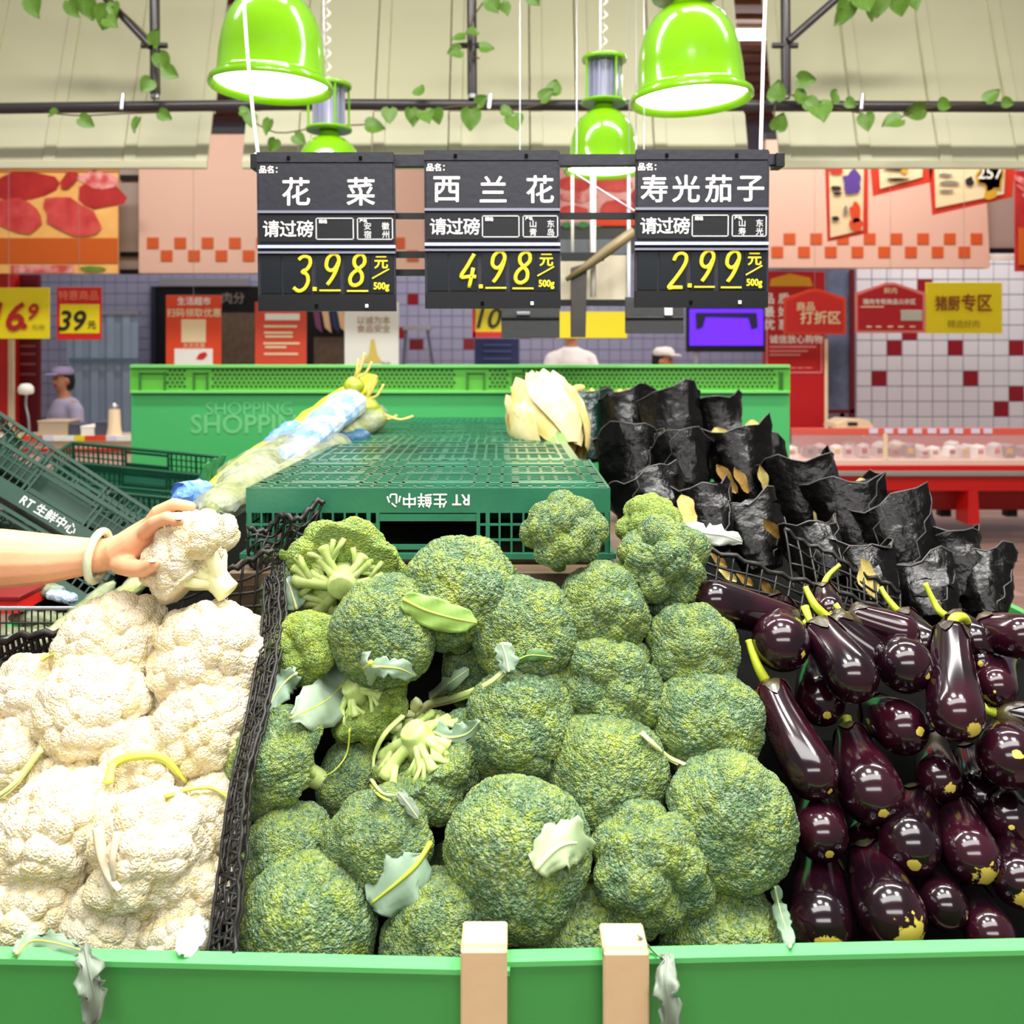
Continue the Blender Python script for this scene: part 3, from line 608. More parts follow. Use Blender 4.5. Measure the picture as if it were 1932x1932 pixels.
make_lamp('big green dome lamp over the cauliflower sign, crossed by a white cord', P(512, 160, 3.0), .2, .02)
make_lamp('big green dome lamp above the eggplant sign, tilted to the left', P(1304, 184, 3.0), .2, -.045)
make_lamp('green dome lamp with caged silver top between the broccoli and eggplant signs', P(1138, 320, 4.3), .2*.93, .01)
make_lamp('green dome lamp with caged top mostly hidden by the cauliflower sign', P(622, 372, 4.35), .2*.95, -.01)

# ------------------------------------------------------------------ hanging price signs
Ys = 1.9
t = thing('sign_rail', 'black plastic double rail that the three price signs hook onto', 'rail', P(966, 300, Ys+.03))
MB().prism([P(474, 292, Ys+.03), P(1478, 290, Ys+.03), P(1478, 310, Ys+.03), P(474, 314, Ys+.03)], (0, .025, 0)).build('top_bar', M_black, t)
MB().prism([P(486, 402, Ys+.03), P(1200, 401, Ys+.03), P(1200, 413, Ys+.03), P(486, 412, Ys+.03)], (0, .012, 0)).build('middle_bar', M_dark, t)
MB().prism([P(740, 474, Ys+.03), P(806, 474, Ys+.03), P(806, 486, Ys+.03), P(740, 486, Ys+.03)], (0, .012, 0)).build('lower_bar', M_dark, t)
MB().prism([P(745, 508, Ys+.04), P(806, 508, Ys+.04), P(806, 520, Ys+.04), P(745, 520, Ys+.04)], (0, .012, 0)).build('lower_bar', M_dark, t)
rect('end_cap', 472, 290, 486, 318, Ys+.02, M_dark, t, .045); rect('end_cap', 1464, 288, 1481, 314, Ys+.02, M_dark, t, .045)
DIG = {'2': [[(.05, .78), (.13, .94), (.32, 1), (.5, .93), (.55, .76), (.45, .55), (.22, .25), (.0, .0), (.2, .0), (.56, .0)]],
       '3': [[(.06, .9), (.22, 1), (.44, .97), (.53, .82), (.45, .64), (.26, .55), (.45, .48), (.54, .28), (.44, .07), (.22, 0), (.0, .1)]],
       '4': [[(.4, 1), (.2, .66), (.0, .34), (.3, .34), (.6, .34)], [(.44, .6), (.38, .02)]],
       '9': [[(.54, .72), (.42, .52), (.22, .47), (.05, .6), (.06, .85), (.24, 1), (.44, .97), (.55, .8), (.5, .5), (.36, .2), (.2, 0)]],
       '8': [[(.52, .84), (.42, .98), (.24, 1), (.08, .88), (.1, .68), (.28, .53), (.48, .36), (.5, .12), (.3, 0), (.08, .04), (.0, .2), (.08, .38), (.3, .53), (.5, .68), (.52, .84)]]}
def price_sign(label, x0, x1, y0, y1, title, price, small, skew, yaw=0):
    c = P((x0+x1)/2, y1, Ys); t = thing('price_sign', label, 'sign', c, None, 'black price signs above the produce')
    sx = (x1-x0)/260; sy = (y1-y0)/300
    def U(u, v): return (x0+u*sx+skew*(v/300), y0+v*sy)    # sign coordinates 260 x 300
    def plate(name, u0, v0, u1, v1, d, m, th=.004, label=None):
        return MB().prism([P(*U(u0, v0), Ys+d), P(*U(u1, v0), Ys+d), P(*U(u1, v1), Ys+d), P(*U(u0, v1), Ys+d)], (0, th, 0)).build(name, m, t, label=label)
    plate('back_plate', 0, 0, 260, 300, 0, M_black, .012)
    plate('top_lip', 0, -3, 258, 16, -.006, M_black, .008)
    nc = plate('name_card', 4, 18, 256, 108, -.004, M_black, .004)
    plate('card_rail', 0, 108, 260, 113, -.008, mat('rail_sheen', '6E7080', .3), .008)
    ic = plate('info_card', 4, 118, 256, 168, -.004, M_dark, .004)
    plate('card_rail', 0, 174, 260, 180, -.01, mat('bright_rail', 'A8B0D0', .25), .01); plate('card_rail', 0, 186, 260, 190, -.01, mat('rail_sheen', '6E7080', .3), .01)
    dc = []
    for k in range(4): dc.append(plate('digit_card', 6+[0, 42, 104, 158][k], 194, [44, 100, 154, 212][k], 266, -.003, M_digitbed, .003))
    uc = plate('unit_card', 214, 194, 256, 266, -.003, M_digitbed, .003)
    plate('bottom_lip', 2, 268, 259, 300, -.005, M_dark, .005)
    for u, v, m in ((60, 8, M_blackboard), (196, 8, M_blackboard), (205, 290, M_white), (110, 290, M_blackboard)): MB().lathe([(0, -.0035), (.0035, -.0035), (.0035, .0035), (0, .0035)], 10, P(*U(u, v), Ys-.007)).build('rivet', m, t)
    px = Ys/F
    n = len(title); xs = {2: (74, 196), 3: (43, 132, 222), 4: (36, 98, 161, 224)}[n]
    for ch, u in zip(title, xs): txt(ch, 55*px*sx*1.02, P(*U(u, 72), Ys-.0045), nc, M_white, .012)
    txt('品名：', 15*px, P(*U(22, 30), Ys-.0045), nc, M_white, .02)
    for ch, u in zip('请过磅', (26, 58, 90)): txt(ch, 33*px, P(*U(u, 143), Ys-.0045), ic, M_white, .012)
    def frame_(u0, v0, u1, v1):
        for q in ((u0, v0, u1, v0+2), (u0, v1-2, u1, v1), (u0, v0, u0+2, v1), (u1-2, v0, u1, v1)): plate('box_line', *q, -.006, mat('grey_line', 'B8B8B8', .6), .002)
    frame_(110, 122, 182, 164); frame_(188, 122, 256, 164)
    txt('规格', 8*px, P(*U(124, 129), Ys-.0065), ic, M_white, .03); txt('产地', 7*px, P(*U(200, 128), Ys-.0065), ic, M_white, .02)
    for ch, (u, v) in zip(small, ((208, 138), (242, 138), (208, 154), (242, 154))): txt(ch, 15*px, P(*U(u, v), Ys-.0045), ic, mat('light_grey_print', 'C4C4C4', .6), .015)
    # marker digits
    for ch, u, w_, h_, v0 in ((price[0], 66, 48, 66, 262), (price[2], 122, 44, 58, 250), (price[3], 172, 44, 58, 251)):
        mb = MB()
        for st in DIG[ch]:
            pts = smoothline([P(*U(u+(a+.2*b)*w_, v0-b*h_), Ys-.0062) for a, b in st], 4); mb.tube(pts, 3.6*px, 6, flat=.35, axis=(1, 0, .01))
        mb.build('price_digit', M_yellow, dc[1 if u < 100 else (2 if u < 150 else 3)], smooth=True)
    MB().lathe([(0, -.0045), (.0045, -.004), (.0045, .004), (0, .0045)], 10, P(*U(107, 258), Ys-.006)).build('decimal_point', M_yellow, dc[1])
    plate('digit_underline', 116, 259, 156, 262, -.006, M_yellow, .002); plate('digit_underline', 168, 260, 208, 263, -.006, M_yellow, .002)
    txt('元', 27*px, P(*U(233, 207), Ys-.0045), uc, M_yellow, .02); txt('500g', 18*px, P(*U(233, 254), Ys-.0045), uc, M_yellow, .03, 0, .85)
    MB().tube([P(*U(216, 238), Ys-.005), P(*U(248, 220), Ys-.005)], 1.5*px, 6).build('slash', M_yellow, uc)
    return t
price_sign('black price sign for cauliflower reading 3.98 in yellow', 484, 744, 290, 587, '花菜', '3.98', '安徽宿州', 3)
price_sign('black price sign for broccoli reading 4.98 in yellow', 800, 1056, 286, 582, '西兰花', '4.98', '山东青岛', 2)
price_sign('black price sign for eggplant reading 2.99 in yellow', 1200, 1452, 285, 580, '寿光茄子', '2.99', '山东寿光', -3)
for k, (lab, pts) in enumerate((('white cord running down in front of the left green lamp to the sign rail', [(452, -160), (461, 20), (470, 140), (480, 240), (487, 292)]), ('white cord holding up the right end of the sign rail', [(1452, -160), (1443, 20), (1438, 180), (1435, 290)]))):
    t = thing('hanging_rope', lab, 'cord', P(*pts[-1], Ys+.04)); MB().tube(smoothline([P(x, y, Ys+.04) for x, y in pts]), .0042, 8).build('cord', M_cord, t, smooth=True)
    MB().tube([P(pts[-1][0]-6, 291, Ys+.04), P(pts[-1][0]+6, 291, Ys+.04)], .004, 6).build('knot', M_cord, t)
# second row of signs and the post behind
Yq = 3.3
t = thing('sign_post', 'dark post with cross arms and white rods between the broccoli and eggplant signs', 'post', P(1091, 636, Yq))
MB().prism([P(1078, 505, Yq), P(1108, 496, Yq), P(1105, 636, Yq), P(1078, 636, Yq)], (0, .05, 0)).build('post', mat('brown_black_post', '3C3430', .5, var=(20, '2A2624', .3)), t)
MB().tube([P(1068, 528, Yq-.01), P(1110, 500, Yq-.01), P(1150, 470, Yq-.01), P(1196, 436, Yq-.01)], [.008, .016, .02, .018], 8).build('diagonal_arm', mat('brown_arm', '6A5A38', .5), t, smooth=True)
rect('cross_arm', 1058, 476, 1140, 492, Yq+.02, M_dark, t, .02); rect('cross_arm', 1056, 565, 1190, 577, Yq+.02, M_dark, t, .02)
for x, y1 in ((1080, 485), (1119, 560)): MB().tube([P(x, 330, Yq+.06), P(x, y1, Yq+.06)], .006 if x < 1100 else .011, 8).build('white_rod', M_cord, t, smooth=True)
hang(t, 1088, 330, Yq); hang(t, 1200, 400, Yq); MB().tube([P(1088, 330, Yq), P(1200, 400, Yq+.02)], .003, 5).build('cross_wire', M_steel, t)
rect('side_rail', 1183, 330, 1190, 570, Yq+.03, M_steel, t, .012)
t = thing('card_holder', 'blank beige card holder behind the dark post', 'sign', P(1120, 568, 3.5)); hang(t, 1187, 478, 3.5)
rect('card', 1052, 482, 1184, 566, 3.5, mat('beige_card_face', 'BDB29A', .6, var=(12, 'B0A48C', .2)), t, .008); rect('edge', 1183, 478, 1190, 570, 3.49, M_dark, t, .02); rect('slot', 1052, 452, 1186, 480, 3.5, mat('dark_strip_paint', '4A4E50', .5), t, .02)
for k, (a, b_, lab) in enumerate(((946, 1056, 'charcoal rear sign peeping out below the broccoli sign'), (1180, 1290, 'charcoal rear sign peeping out below the eggplant sign'))):
    t = thing('rear_sign', lab, 'sign', P((a+b_)/2, 634, 3.0))
    hang(t, (a+b_)/2-20, 560, 3.0)
    rect('plate', a, 560, b_, 637 if k == 0 else 629, 3.0, mat('charcoal_plate', '3A3A3C', .45, bump=(50, .1)), t, .012); rect('lip', a, 598, b_, 602, 2.992, M_dark, t, .01)
    if k: rect('white_tag', 1254, 580, 1269, 595, 2.99, M_white, t, .004); MB().lathe([(0, -.008), (.008, -.008), (.008, .008), (0, .008)], 10, P(1262, 572, 2.99)).build('hook', M_white, t)
    else: rect('clip', 975, 588, 1000, 594, 2.99, M_steel, t, .01)

# ------------------------------------------------------------------ display stand
m_back = mat('green_back_board', '3FA259', .4, var=(1.2, '46A75F', .3))
Yb = 3.92
t = thing('display_backboard', 'long bright green back board topped with perforated crate sides, printed SHOPPING', 'display board', P(868, 1100, Yb))
rect('board', 247, 741, 1490, 1300, Yb, m_back, t, .03); rect('top_ledge', 245, 737, 1491, 742, Yb-.02, mat('light_green_edge', '6CC060', .4), t, .05)
for k, (a, b_) in enumerate(((245, 885), (885, 1491))):
    m_pg = mat('grass_green_crate_plastic', '58A838', .4)
    rect('perforated_side', a, 692, b_, 738, Yb, m_pg, t, .025); rect('rim', a, 688, b_, 694, Yb-.015, mat('light_green_edge', '6CC060', .4), t, .045)
    mb = MB()
    for r in range(5):
        for i in range(int((b_-a-60)/9)):
            x = a+40+i*9+(4.5 if r % 2 else 0); y = 699+r*7.5
            if k == 0 and x < 400 and (x < 315 or x > 350): continue
            if k == 0 and 860 < x: continue
            if k == 1 and x < 985 and (x < 925 or x > 960): continue
            c = P(x, y, Yb-.003); n = len(mb.v); mb.v += [c+Vector((.0075*math.cos(q*math.pi/3), 0, .0055*math.sin(q*math.pi/3))) for q in range(6)]; mb.f.append([n+q for q in range(6)])
    mb.build('vent_hole_discs', mat('vent_hole_shade', '20401C', .8), t, kind='stuff', fix=False)  # flat dark discs: shade inside the holes put into colour
    for x, x2 in ([(262, 312), (364, 392)] if k == 0 else [(880, 915), (966, 990), (1470, 1478)]):
        for q in ((x, 702, x+3, 737), (x2-3, 702, x2, 737), (x, 702, x2, 705)): rect('handle_rib', *q, Yb-.01, mat('dark_rib_plastic', '2E6A22', .5), t, .01)  # handle ribs in a darker green than the crate side
txt('SHOPPING', .115, P(478, 800, Yb-.002), t, mat('pale_green_print', '62B472', .6), .02, 0, 1.0); txt('SHOPPING', .08, P(470, 771, Yb-.002), t, mat('faint_green_print', '5CB070', .6), .01)
st = thing('display_stand', 'bright green produce stand with wooden slats clipped over its front board', 'display stand', (0, 1.0, 0))
def boardpx(name, pts, m, th, Yl, Yr):
    V = [P(x, y, Yl if i in (0, 3) else Yr) for i, (x, y) in enumerate(pts)]
    return MB().prism(V, (0, th, 0)).build(name, m, st)
m_lip = mat('board_top_lip', '5CC06A', .35)
boardpx('front_board', [(-120, 1812), (962, 1838), (962, 2110), (-120, 2110)], M_green_pl, .016, .99, .965)
boardpx('front_board', [(955, 1822), (2050, 1796), (2050, 2110), (955, 2110)], M_green_pl, .016, .972, 1.0)
boardpx('board_lip', [(-120, 1806), (962, 1832), (962, 1842), (-120, 1817)], m_lip, .02, .986, .961)
boardpx('board_lip', [(955, 1815), (2050, 1790), (2050, 1800), (955, 1825)], m_lip, .02, .968, .996)
for x0, x1, y in ((869, 957, 1793), (1139, 1225, 1797)):
    a = P(x0, y, .95); b_ = P(x1, 2120, .95)
    bbox('wooden_slat', ((a.x+b_.x)/2, .956, (a.z+b_.z)/2), (b_.x-a.x, .014, a.z-b_.z), M_wood, st, .002)
    bbox('slat_hook', ((a.x+b_.x)/2, .975, a.z-.006), (b_.x-a.x, .05, .012), M_wood, st, .002)
MB().prism([(-1.0, .99, .35), (1.26, .99, .35), (1.26, 1.5, .85), (-1.0, 1.5, .85)], (0, .01, -.03)).build('sloped_bed', M_blackboard, st)
MB().prism([(-1.0, 1.5, .84), (1.26, 1.5, .84), (1.2, 3.9, .84), (-1.64, 3.9, .84)], (0, 0, -.03)).build('rear_bed', M_blackboard, st)
MB().prism([(1.26, 1.5, .86), (1.2, 3.9, .86), (1.2, 3.9, .02), (1.26, 1.5, .02)], (.02, 0, 0)).build('side_board', M_green_pl, st)
MB().prism([(-1.0, 1.5, .86), (-1.64, 3.9, .86), (-1.64, 3.9, .02), (-1.0, 1.5, .02)], (-.02, 0, 0)).build('side_board', M_green_pl, st)
MB().prism([(-.46, 1.45, 1.14), (.27, 1.45, 1.14), (.14, 3.87, 1.07), (-.66, 3.87, 1.07)], (0, 0, -.02)).build('crate_shelf', M_brown, st); bbox('shelf_riser', (-.095, 1.465, 1.08), (.73, .02, .09), M_brown, st, .003); bbox('riser_gap_shade', (-.095, 1.48, .94), (.73, .02, .2), M_blackboard, st, .003)  # black sheet behind the riser added to read as shade in the pile gaps
for X in (-.45, .12): bbox('shelf_side', (X, 2.66, .95), (.02, 2.3, .2), M_brown, st, .003)
bbox('leg', (-.9, 1.05, .2), (.06, .06, .4), M_green_pl, st); bbox('leg', (1.2, 1.05, .2), (.06, .06, .4), M_green_pl, st)
bbox('leg', (-1.55, 3.8, .41), (.06, .06, .8), M_green_pl, st); bbox('leg', (1.15, 3.8, .41), (.06, .06, .8), M_green_pl, st)

# ------------------------------------------------------------------ crates
def make_crate(name, label, m, W=.6, D=.4, H=.118, group=None):
    t = thing(name, label, 'crate', (0, 0, 0), None, group)
    def part(nm, mb, mm=m):
        me = bpy.data.meshes.new(nm); me.from_pydata([tuple(v) for v in mb.v], [], mb.f); me.update(); return mob(nm, me, mm, t)
    for sx, sy in ((0, -1), (0, 1), (-1, 0), (1, 0)):
        mb = MB(); ln = W if sy else D; ax = (lambda u, z, o=0: (u, sy*(D/2-.003-o), z)) if sy else (lambda u, z, o=0: (sx*(W/2-.003-o), u, z))
        sz = (lambda l, h, th=.006: (l, th, h)) if sy else (lambda l, h, th=.006: (th, l, h))
        mb.box(ax(0, .021), sz(ln, .042))
        n = 30 if sy else 20; hh = .085 if sy else .07
        for i in range(n+1):
            u = -ln/2+.006+i*(ln-.012)/n
            if abs(u) < hh and 0 < i < n: continue
            mb.box(ax(u, .078), sz(.0035 if i % 5 else .007, .075))
        for z in (.062, .088):
            for s_ in (-1, 1): mb.box(ax(s_*(ln/2+hh)/2, z), sz(ln/2-hh, .0035))
        for s_ in (-1, 1): mb.box(ax(s_*hh, .078), sz(.006, .075, .009))
        mb.box(ax(0, .05), sz(2*hh, .012)); mb.box(ax(0, .1), sz(2*hh, .008))
        part('side_panel', mb)
    mb = MB()
    for sy in (-1, 1): mb.box((0, sy*(D/2+.002), H-.004), (W+.012, .014, .009))
    for sx in (-1, 1): mb.box((sx*(W/2+.002), 0, H-.004), (.014, D+.012, .009))
    part('rim', mb)
    mb = MB()
    for i in range(25):
        x = -W/2+.012+i*(W-.024)/24; mb.box((x, 0, .003), (.006 if i % 6 else .014, D-.01, .006))
    for i in range(15):
        y = -D/2+.012+i*(D-.024)/14; mb.box((0, y, .0035), (W-.01, .006 if i % 4 else .016, .007))
    for x in (-.2, 0, .2):
        for y in (-.12, .02, .14): mb.box((x+y*.1, y, .001), (.12, .03, .005))
    mb.box((0, 0, .0045), (W-.01, D-.01, .002))
    part('base_grid', mb)
    return t
TXM = Matrix.Rotation(math.pi/2, 4, 'X')
cr = make_crate('produce_crate', 'green crate turned upside down at the front of the row, printed RT 生鲜中心', M_crate, .617)
txt('RT 生鲜中心', .026, (0, 0, 0), cr.children[1], M_white, .015, mtx=Matrix.Translation((0, .2003, .021)) @ Matrix.Rotation(math.pi, 4, 'Z') @ TXM)
crates = [cr]+[copy_tree(cr) for _ in range(5)]
labs = ['second upturned green crate from the front, directly behind the printed one', 'third upturned green crate from the front of the row', 'fourth upturned green crate from the front of the row', 'fifth upturned green crate, next to last before the back board', 'rearmost upturned green crate against the green back board']
for k, c in enumerate(crates):
    c.location = (-.142+[0, .006, -.008, .01, 0, .004][k]-.025*k, 1.725+.412*k, 1.266+[0, .003, 0, .004, .001, .002][k]-.0125*k)
    c.rotation_euler = (math.pi, 0, math.radians([0, .8, -.6, .5, -.3, .4][k]))
    c['group'] = 'upturned green crates in the middle of the stand'
    if k: c['label'] = labs[k-1]
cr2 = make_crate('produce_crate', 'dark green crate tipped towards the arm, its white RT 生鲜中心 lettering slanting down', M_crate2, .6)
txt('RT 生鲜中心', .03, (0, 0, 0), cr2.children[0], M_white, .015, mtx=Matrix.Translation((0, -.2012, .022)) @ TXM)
def facing(px, py, Y, r):
    R = Euler(tuple(math.radians(a) for a in r)).to_matrix(); return P(px, py, Y)-R @ Vector((0, -.2, .021))
DC = [(facing(92, 972, 2.35, (-24, 32, 3)), (-24, 32, 3), None), (facing(110, 935, 2.42, (-24, 34, 3)), (-24, 34, 3), 'dark green crate nested behind the tipped printed one'), (facing(-30, 1025, 2.25, (-24, 32, 3)), (-24, 32, 3), 'dark green crate lowest and nearest of the three tipped ones, mostly behind the arm'),
      (P(215, 1020, 3.1), (10, 5, -2), 'lowest dark green crate behind the tipped ones, under two others'), (P(225, 980, 3.22), (12, 5, -3), 'middle dark green crate of the pile behind the hand'), (P(232, 940, 3.34), (14, 5, -3), 'topmost dark green crate of the pile, against the green back board')]
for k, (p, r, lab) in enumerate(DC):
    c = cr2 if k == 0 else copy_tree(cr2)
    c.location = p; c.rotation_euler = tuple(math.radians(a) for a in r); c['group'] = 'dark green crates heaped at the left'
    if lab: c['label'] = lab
    if k: 
        pass
bpy.context.view_layer.update()
# black mesh panels
def net(name, label, corners, nu, nv, r=.0022, wav=.004, seed=0, fringe=True):
    A, B, C_, D_ = [Vector(c) for c in corners]; rr = random.Random(seed); ph = rr.random()*6
    def q(u, v):
        p = A.lerp(B, u).lerp(D_.lerp(C_, u), v); return p+Vector((0, wav*math.sin(u*9+ph+v*4), wav*math.sin(u*13+v*7+ph)))
    t = thing(name, label, 'mesh', (A+B)/2); mb = MB()
    for i in range(nu+1): mb.tube([q(i/nu, k/8) for k in range(9)], r, 5)
    for j in range(nv+1): mb.tube([q(k/16, j/nv) for k in range(17)], r, 5)
    mb.build('strands', M_mesh, t, kind='stuff', smooth=True)
    if fringe: MB().tube([q(k/24, 1)+Vector((0, 0, .004*math.sin(k*2.1))) for k in range(25)], r*1.9, 6).build('top_edge', M_mesh, t, smooth=True)
    return t
def strip_net(name, label, Ls, Rs, nv, r, seed, dens=14):
    t = thing(name, label, 'mesh', Ls[0]); L = smoothline(Ls, dens); R = smoothline(Rs, dens); N = len(L); mb = MB(); rr = random.Random(seed)
    jit = [Vector((rr.uniform(-1, 1), rr.uniform(-1, 1), rr.uniform(-1, 1)))*.0035 for _ in range(N)]
    q = lambda i, v: L[i].lerp(R[i], v)+jit[i]*math.sin(3+v*7)
    for i in range(0, N-2, 2):
        mb.tube([q(i, 0), q(min(N-1, i+1), .5), q(min(N-1, i+2), 1)], r, 5); mb.tube([q(i, 1), q(min(N-1, i+1), .5), q(min(N-1, i+2), 0)], r, 5)
    for j in range(1, nv): mb.tube([q(i, j/nv)+Vector((0, 0, .002*math.sin(i*1.7+j))) for i in range(N)], r, 5)
    mb.build('strands', M_mesh, t, kind='stuff', smooth=True); MB().tube([q(i, 1) for i in range(N)], r*1.5, 6).build('top_edge', M_mesh, t, smooth=True); MB().tube([q(i, 0) for i in range(N)], r*1.5, 6).build('lower_edge', M_mesh, t, smooth=True)
DL = [(388, 1830, 1.0), (412, 1650, 1.06), (434, 1490, 1.12), (466, 1350, 1.2), (492, 1200, 1.3), (500, 1090, 1.4)]
strip_net('mesh_divider', 'upright black plastic mesh between the cauliflowers and the broccoli', [P(*q) for q in DL], [P(x+w_, y-14, Y-.012) for (x, y, Y), w_ in zip(DL, (54, 40, 30, 34, 36, 22))], 5, .0016, 1)
strip_net('mesh_divider', 'second layer of black mesh folded behind the divider, on the broccoli side', [P(x+8, y, Y+.03) for x, y, Y in DL], [P(x+w_+8, y-30, Y+.012) for (x, y, Y), w_ in zip(DL, (50, 44, 34, 36, 38, 26))], 4, .0016, 2)
net('mesh_screen', 'black square mesh screen behind the held cauliflower', [P(270, 1240, 1.42), P(505, 1200, 1.43), P(515, 1040, 1.44), P(290, 1125, 1.43)], 8, 5, .0024, .003, 3)
net('mesh_screen', 'crumpled black mesh draped against the printed upturned crate', [P(470, 1080, 1.47), P(560, 1060, 1.49), P(610, 952, 1.5), P(470, 1005, 1.48)], 8, 5, .0026, .008, 4)
net('mesh_screen', 'sagging black mesh edge running behind the rear cauliflowers to the frame edge', [P(-60, 1290, 1.42), P(300, 1180, 1.46), P(290, 1130, 1.46), P(-60, 1235, 1.42)], 30, 4, .003, .006, 5)
net('mesh_screen', 'black square mesh screen between the eggplants and the black wrapped packs', [P(1320, 1130, 1.5), P(1660, 1230, 1.52), P(1680, 1150, 1.55), P(1330, 1035, 1.54)], 13, 4, .0024, .003, 6)
net('mesh_screen', 'black mesh running up behind the rearmost eggplants beside the tall packs', [P(1500, 1120, 1.56), P(1700, 1190, 1.56), P(1700, 1120, 1.6), P(1480, 1000, 1.62)], 9, 4, .0024, .004, 7)

# ------------------------------------------------------------------ cauliflower and broccoli heads
def ico(sub):
    bm = bmesh.new(); bmesh.ops.create_icosphere(bm, subdivisions=sub, radius=1); bm.verts.ensure_lookup_table()
    v = np.array([tuple(x.co) for x in bm.verts]); f = np.array([[a.index for a in x.verts] for x in bm.faces]); bm.free()
    return v/np.linalg.norm(v, axis=1)[:, None], f
ID, IF = ico(7)
def fib(n, rs, jit):
    i = np.arange(n)+.5; z = 1-2*i/n; a = i*2.399963; r = np.sqrt(1-z*z)
    p = np.stack([r*np.cos(a), r*np.sin(a), z], 1)+rs.normal(0, jit*2/math.sqrt(n), (n, 3)); return p/np.linalg.norm(p, axis=1)[:, None]
def near(D, pts):
    kd = kdtree.KDTree(len(pts))
    for i, p in enumerate(pts): kd.insert(p, i)
    kd.balance(); d = np.empty(len(D)); ix = np.empty(len(D), int)
    for k, q in enumerate(D): _, ix[k], d[k] = kd.find(q)
    return d, ix
def head_mesh(name, seed, nl, c, rho, mid, fin, squash=.85, flat=.3):
    rs = np.random.RandomState(seed); Ld = fib(int(nl*1.45), rs, .16); Ld = Ld[Ld[:, 2] > -.42]
    Lc = Ld*c*rs.uniform(.92, 1.1, (len(Ld), 1)); Lc[:, 2] *= squash; rr = rho*rs.uniform(.85, 1.15, len(Ld))
    b = ID @ Lc.T; disc = b*b-((Lc**2).sum(1)-rr**2)[None, :]; R = np.where(disc > 0, b+np.sqrt(np.maximum(disc, 0)), .35)
    k = 22; r = np.log(np.exp(k*R).sum(1))/k; lobe = R.argmax(1)
    dz = ID[:, 2]; lim = np.where(dz < -.05, flat/np.maximum(-dz, .05), 9); r = np.minimum(r, lim)
    pts = ID*r[:, None]
    hs = []; ids = []
    for n, a in (mid, fin):
        q = fib(n, rs, .22); d, ix = near(ID, q.tolist()); dm = 1.25*2/math.sqrt(n); h = np.sqrt(np.maximum(0, 1-(d/dm)**2)); r = r+a*(h-.6)*rs.uniform(.75, 1.25, n)[ix]; hs.append(h); ids.append(rs.rand(n)[ix])
    pts = ID*r[:, None]
    me = bpy.data.meshes.new(name); me.from_pydata(pts.tolist(), [], IF.tolist()); me.update()
    for an, arr in (('bud', ids[1]), ('crest', hs[1]*.6+hs[0]*.4), ('patch', ids[0])):
        at = me.attributes.new(an, 'FLOAT', 'POINT'); at.data.foreach_set('value', arr.astype(np.float32))
    me.polygons.foreach_set('use_smooth', [True]*len(me.polygons))
    return me, Lc
def stalk_mesh(name, Lc, seed, thick=.2, br=.1, short=False):
    rnd = random.Random(seed); mb = MB()
    if short:
        mb.tube([(0, 0, -.66), (0, 0, -.64), (.01, 0, -.56), (0, .01, -.45), (0, 0, -.2)], [thick*.8, thick*.95, thick, thick*1.1, thick*1.3], 12)
        for k in range(11):
            a = k*2.4+rnd.uniform(-.25, .25); rr_ = rnd.uniform(.45, .85); br = .07+.07*rnd.random(); e = Vector((rr_*math.cos(a), rr_*math.sin(a), -.2)); s0 = Vector((math.cos(a)*thick*.6, math.sin(a)*thick*.6, -.48+.02*(k % 4)))
            mb.tube(smoothline([s0, s0.lerp(e, .5)+Vector((0, 0, -.05)), e], 3), [br, br*.9, br*.8, br*.8, br*.9, br*1.1, br*1.3], 8)
            for g in (-.4, .3, .55): m = s0.lerp(e, .55)+Vector((0, 0, -.05)); e2 = Vector((rr_*1.1*math.cos(a+g), rr_*1.1*math.sin(a+g), -.18)); mb.tube([m, m.lerp(e2, .6), e2], [br*.55, br*.5, br*.7], 6)
    else: mb.tube([(0, 0, -1.0), (0, 0, -.97), (.01, 0, -.8), (0, .01, -.6), (0, 0, -.42)], [thick*.8, thick, thick*.95, thick*1.05, thick*1.2], 12)
    for c in Lc:
        c = Vector(c); 
        if c.z > .42 or short: continue
        st_ = Vector((c.x, c.y, 0)).normalized()*thick*.5+Vector((0, 0, -.62+rnd.random()*.12)) if c.xy.length > .05 else Vector((0, 0, -.5))
        m = st_.lerp(c, .5)+Vector((0, 0, -.07)); mb.tube(smoothline([st_, m, c*.95], 3), [br*1.1, br*.95, br*.85, br*.85, br*.95, br*1.2, br*1.5], 8)
        for q in range(2):
            e = c+Vector((rnd.uniform(-.2, .2), rnd.uniform(-.2, .2), .05)); mb.tube([m, m.lerp(e, .6), e], [br*.6, br*.55, br*.8], 6)
    me = bpy.data.meshes.new(name); me.from_pydata([tuple(v) for v in mb.v], [], mb.f); me.update(); me.polygons.foreach_set('use_smooth', [True]*len(me.polygons)); return me
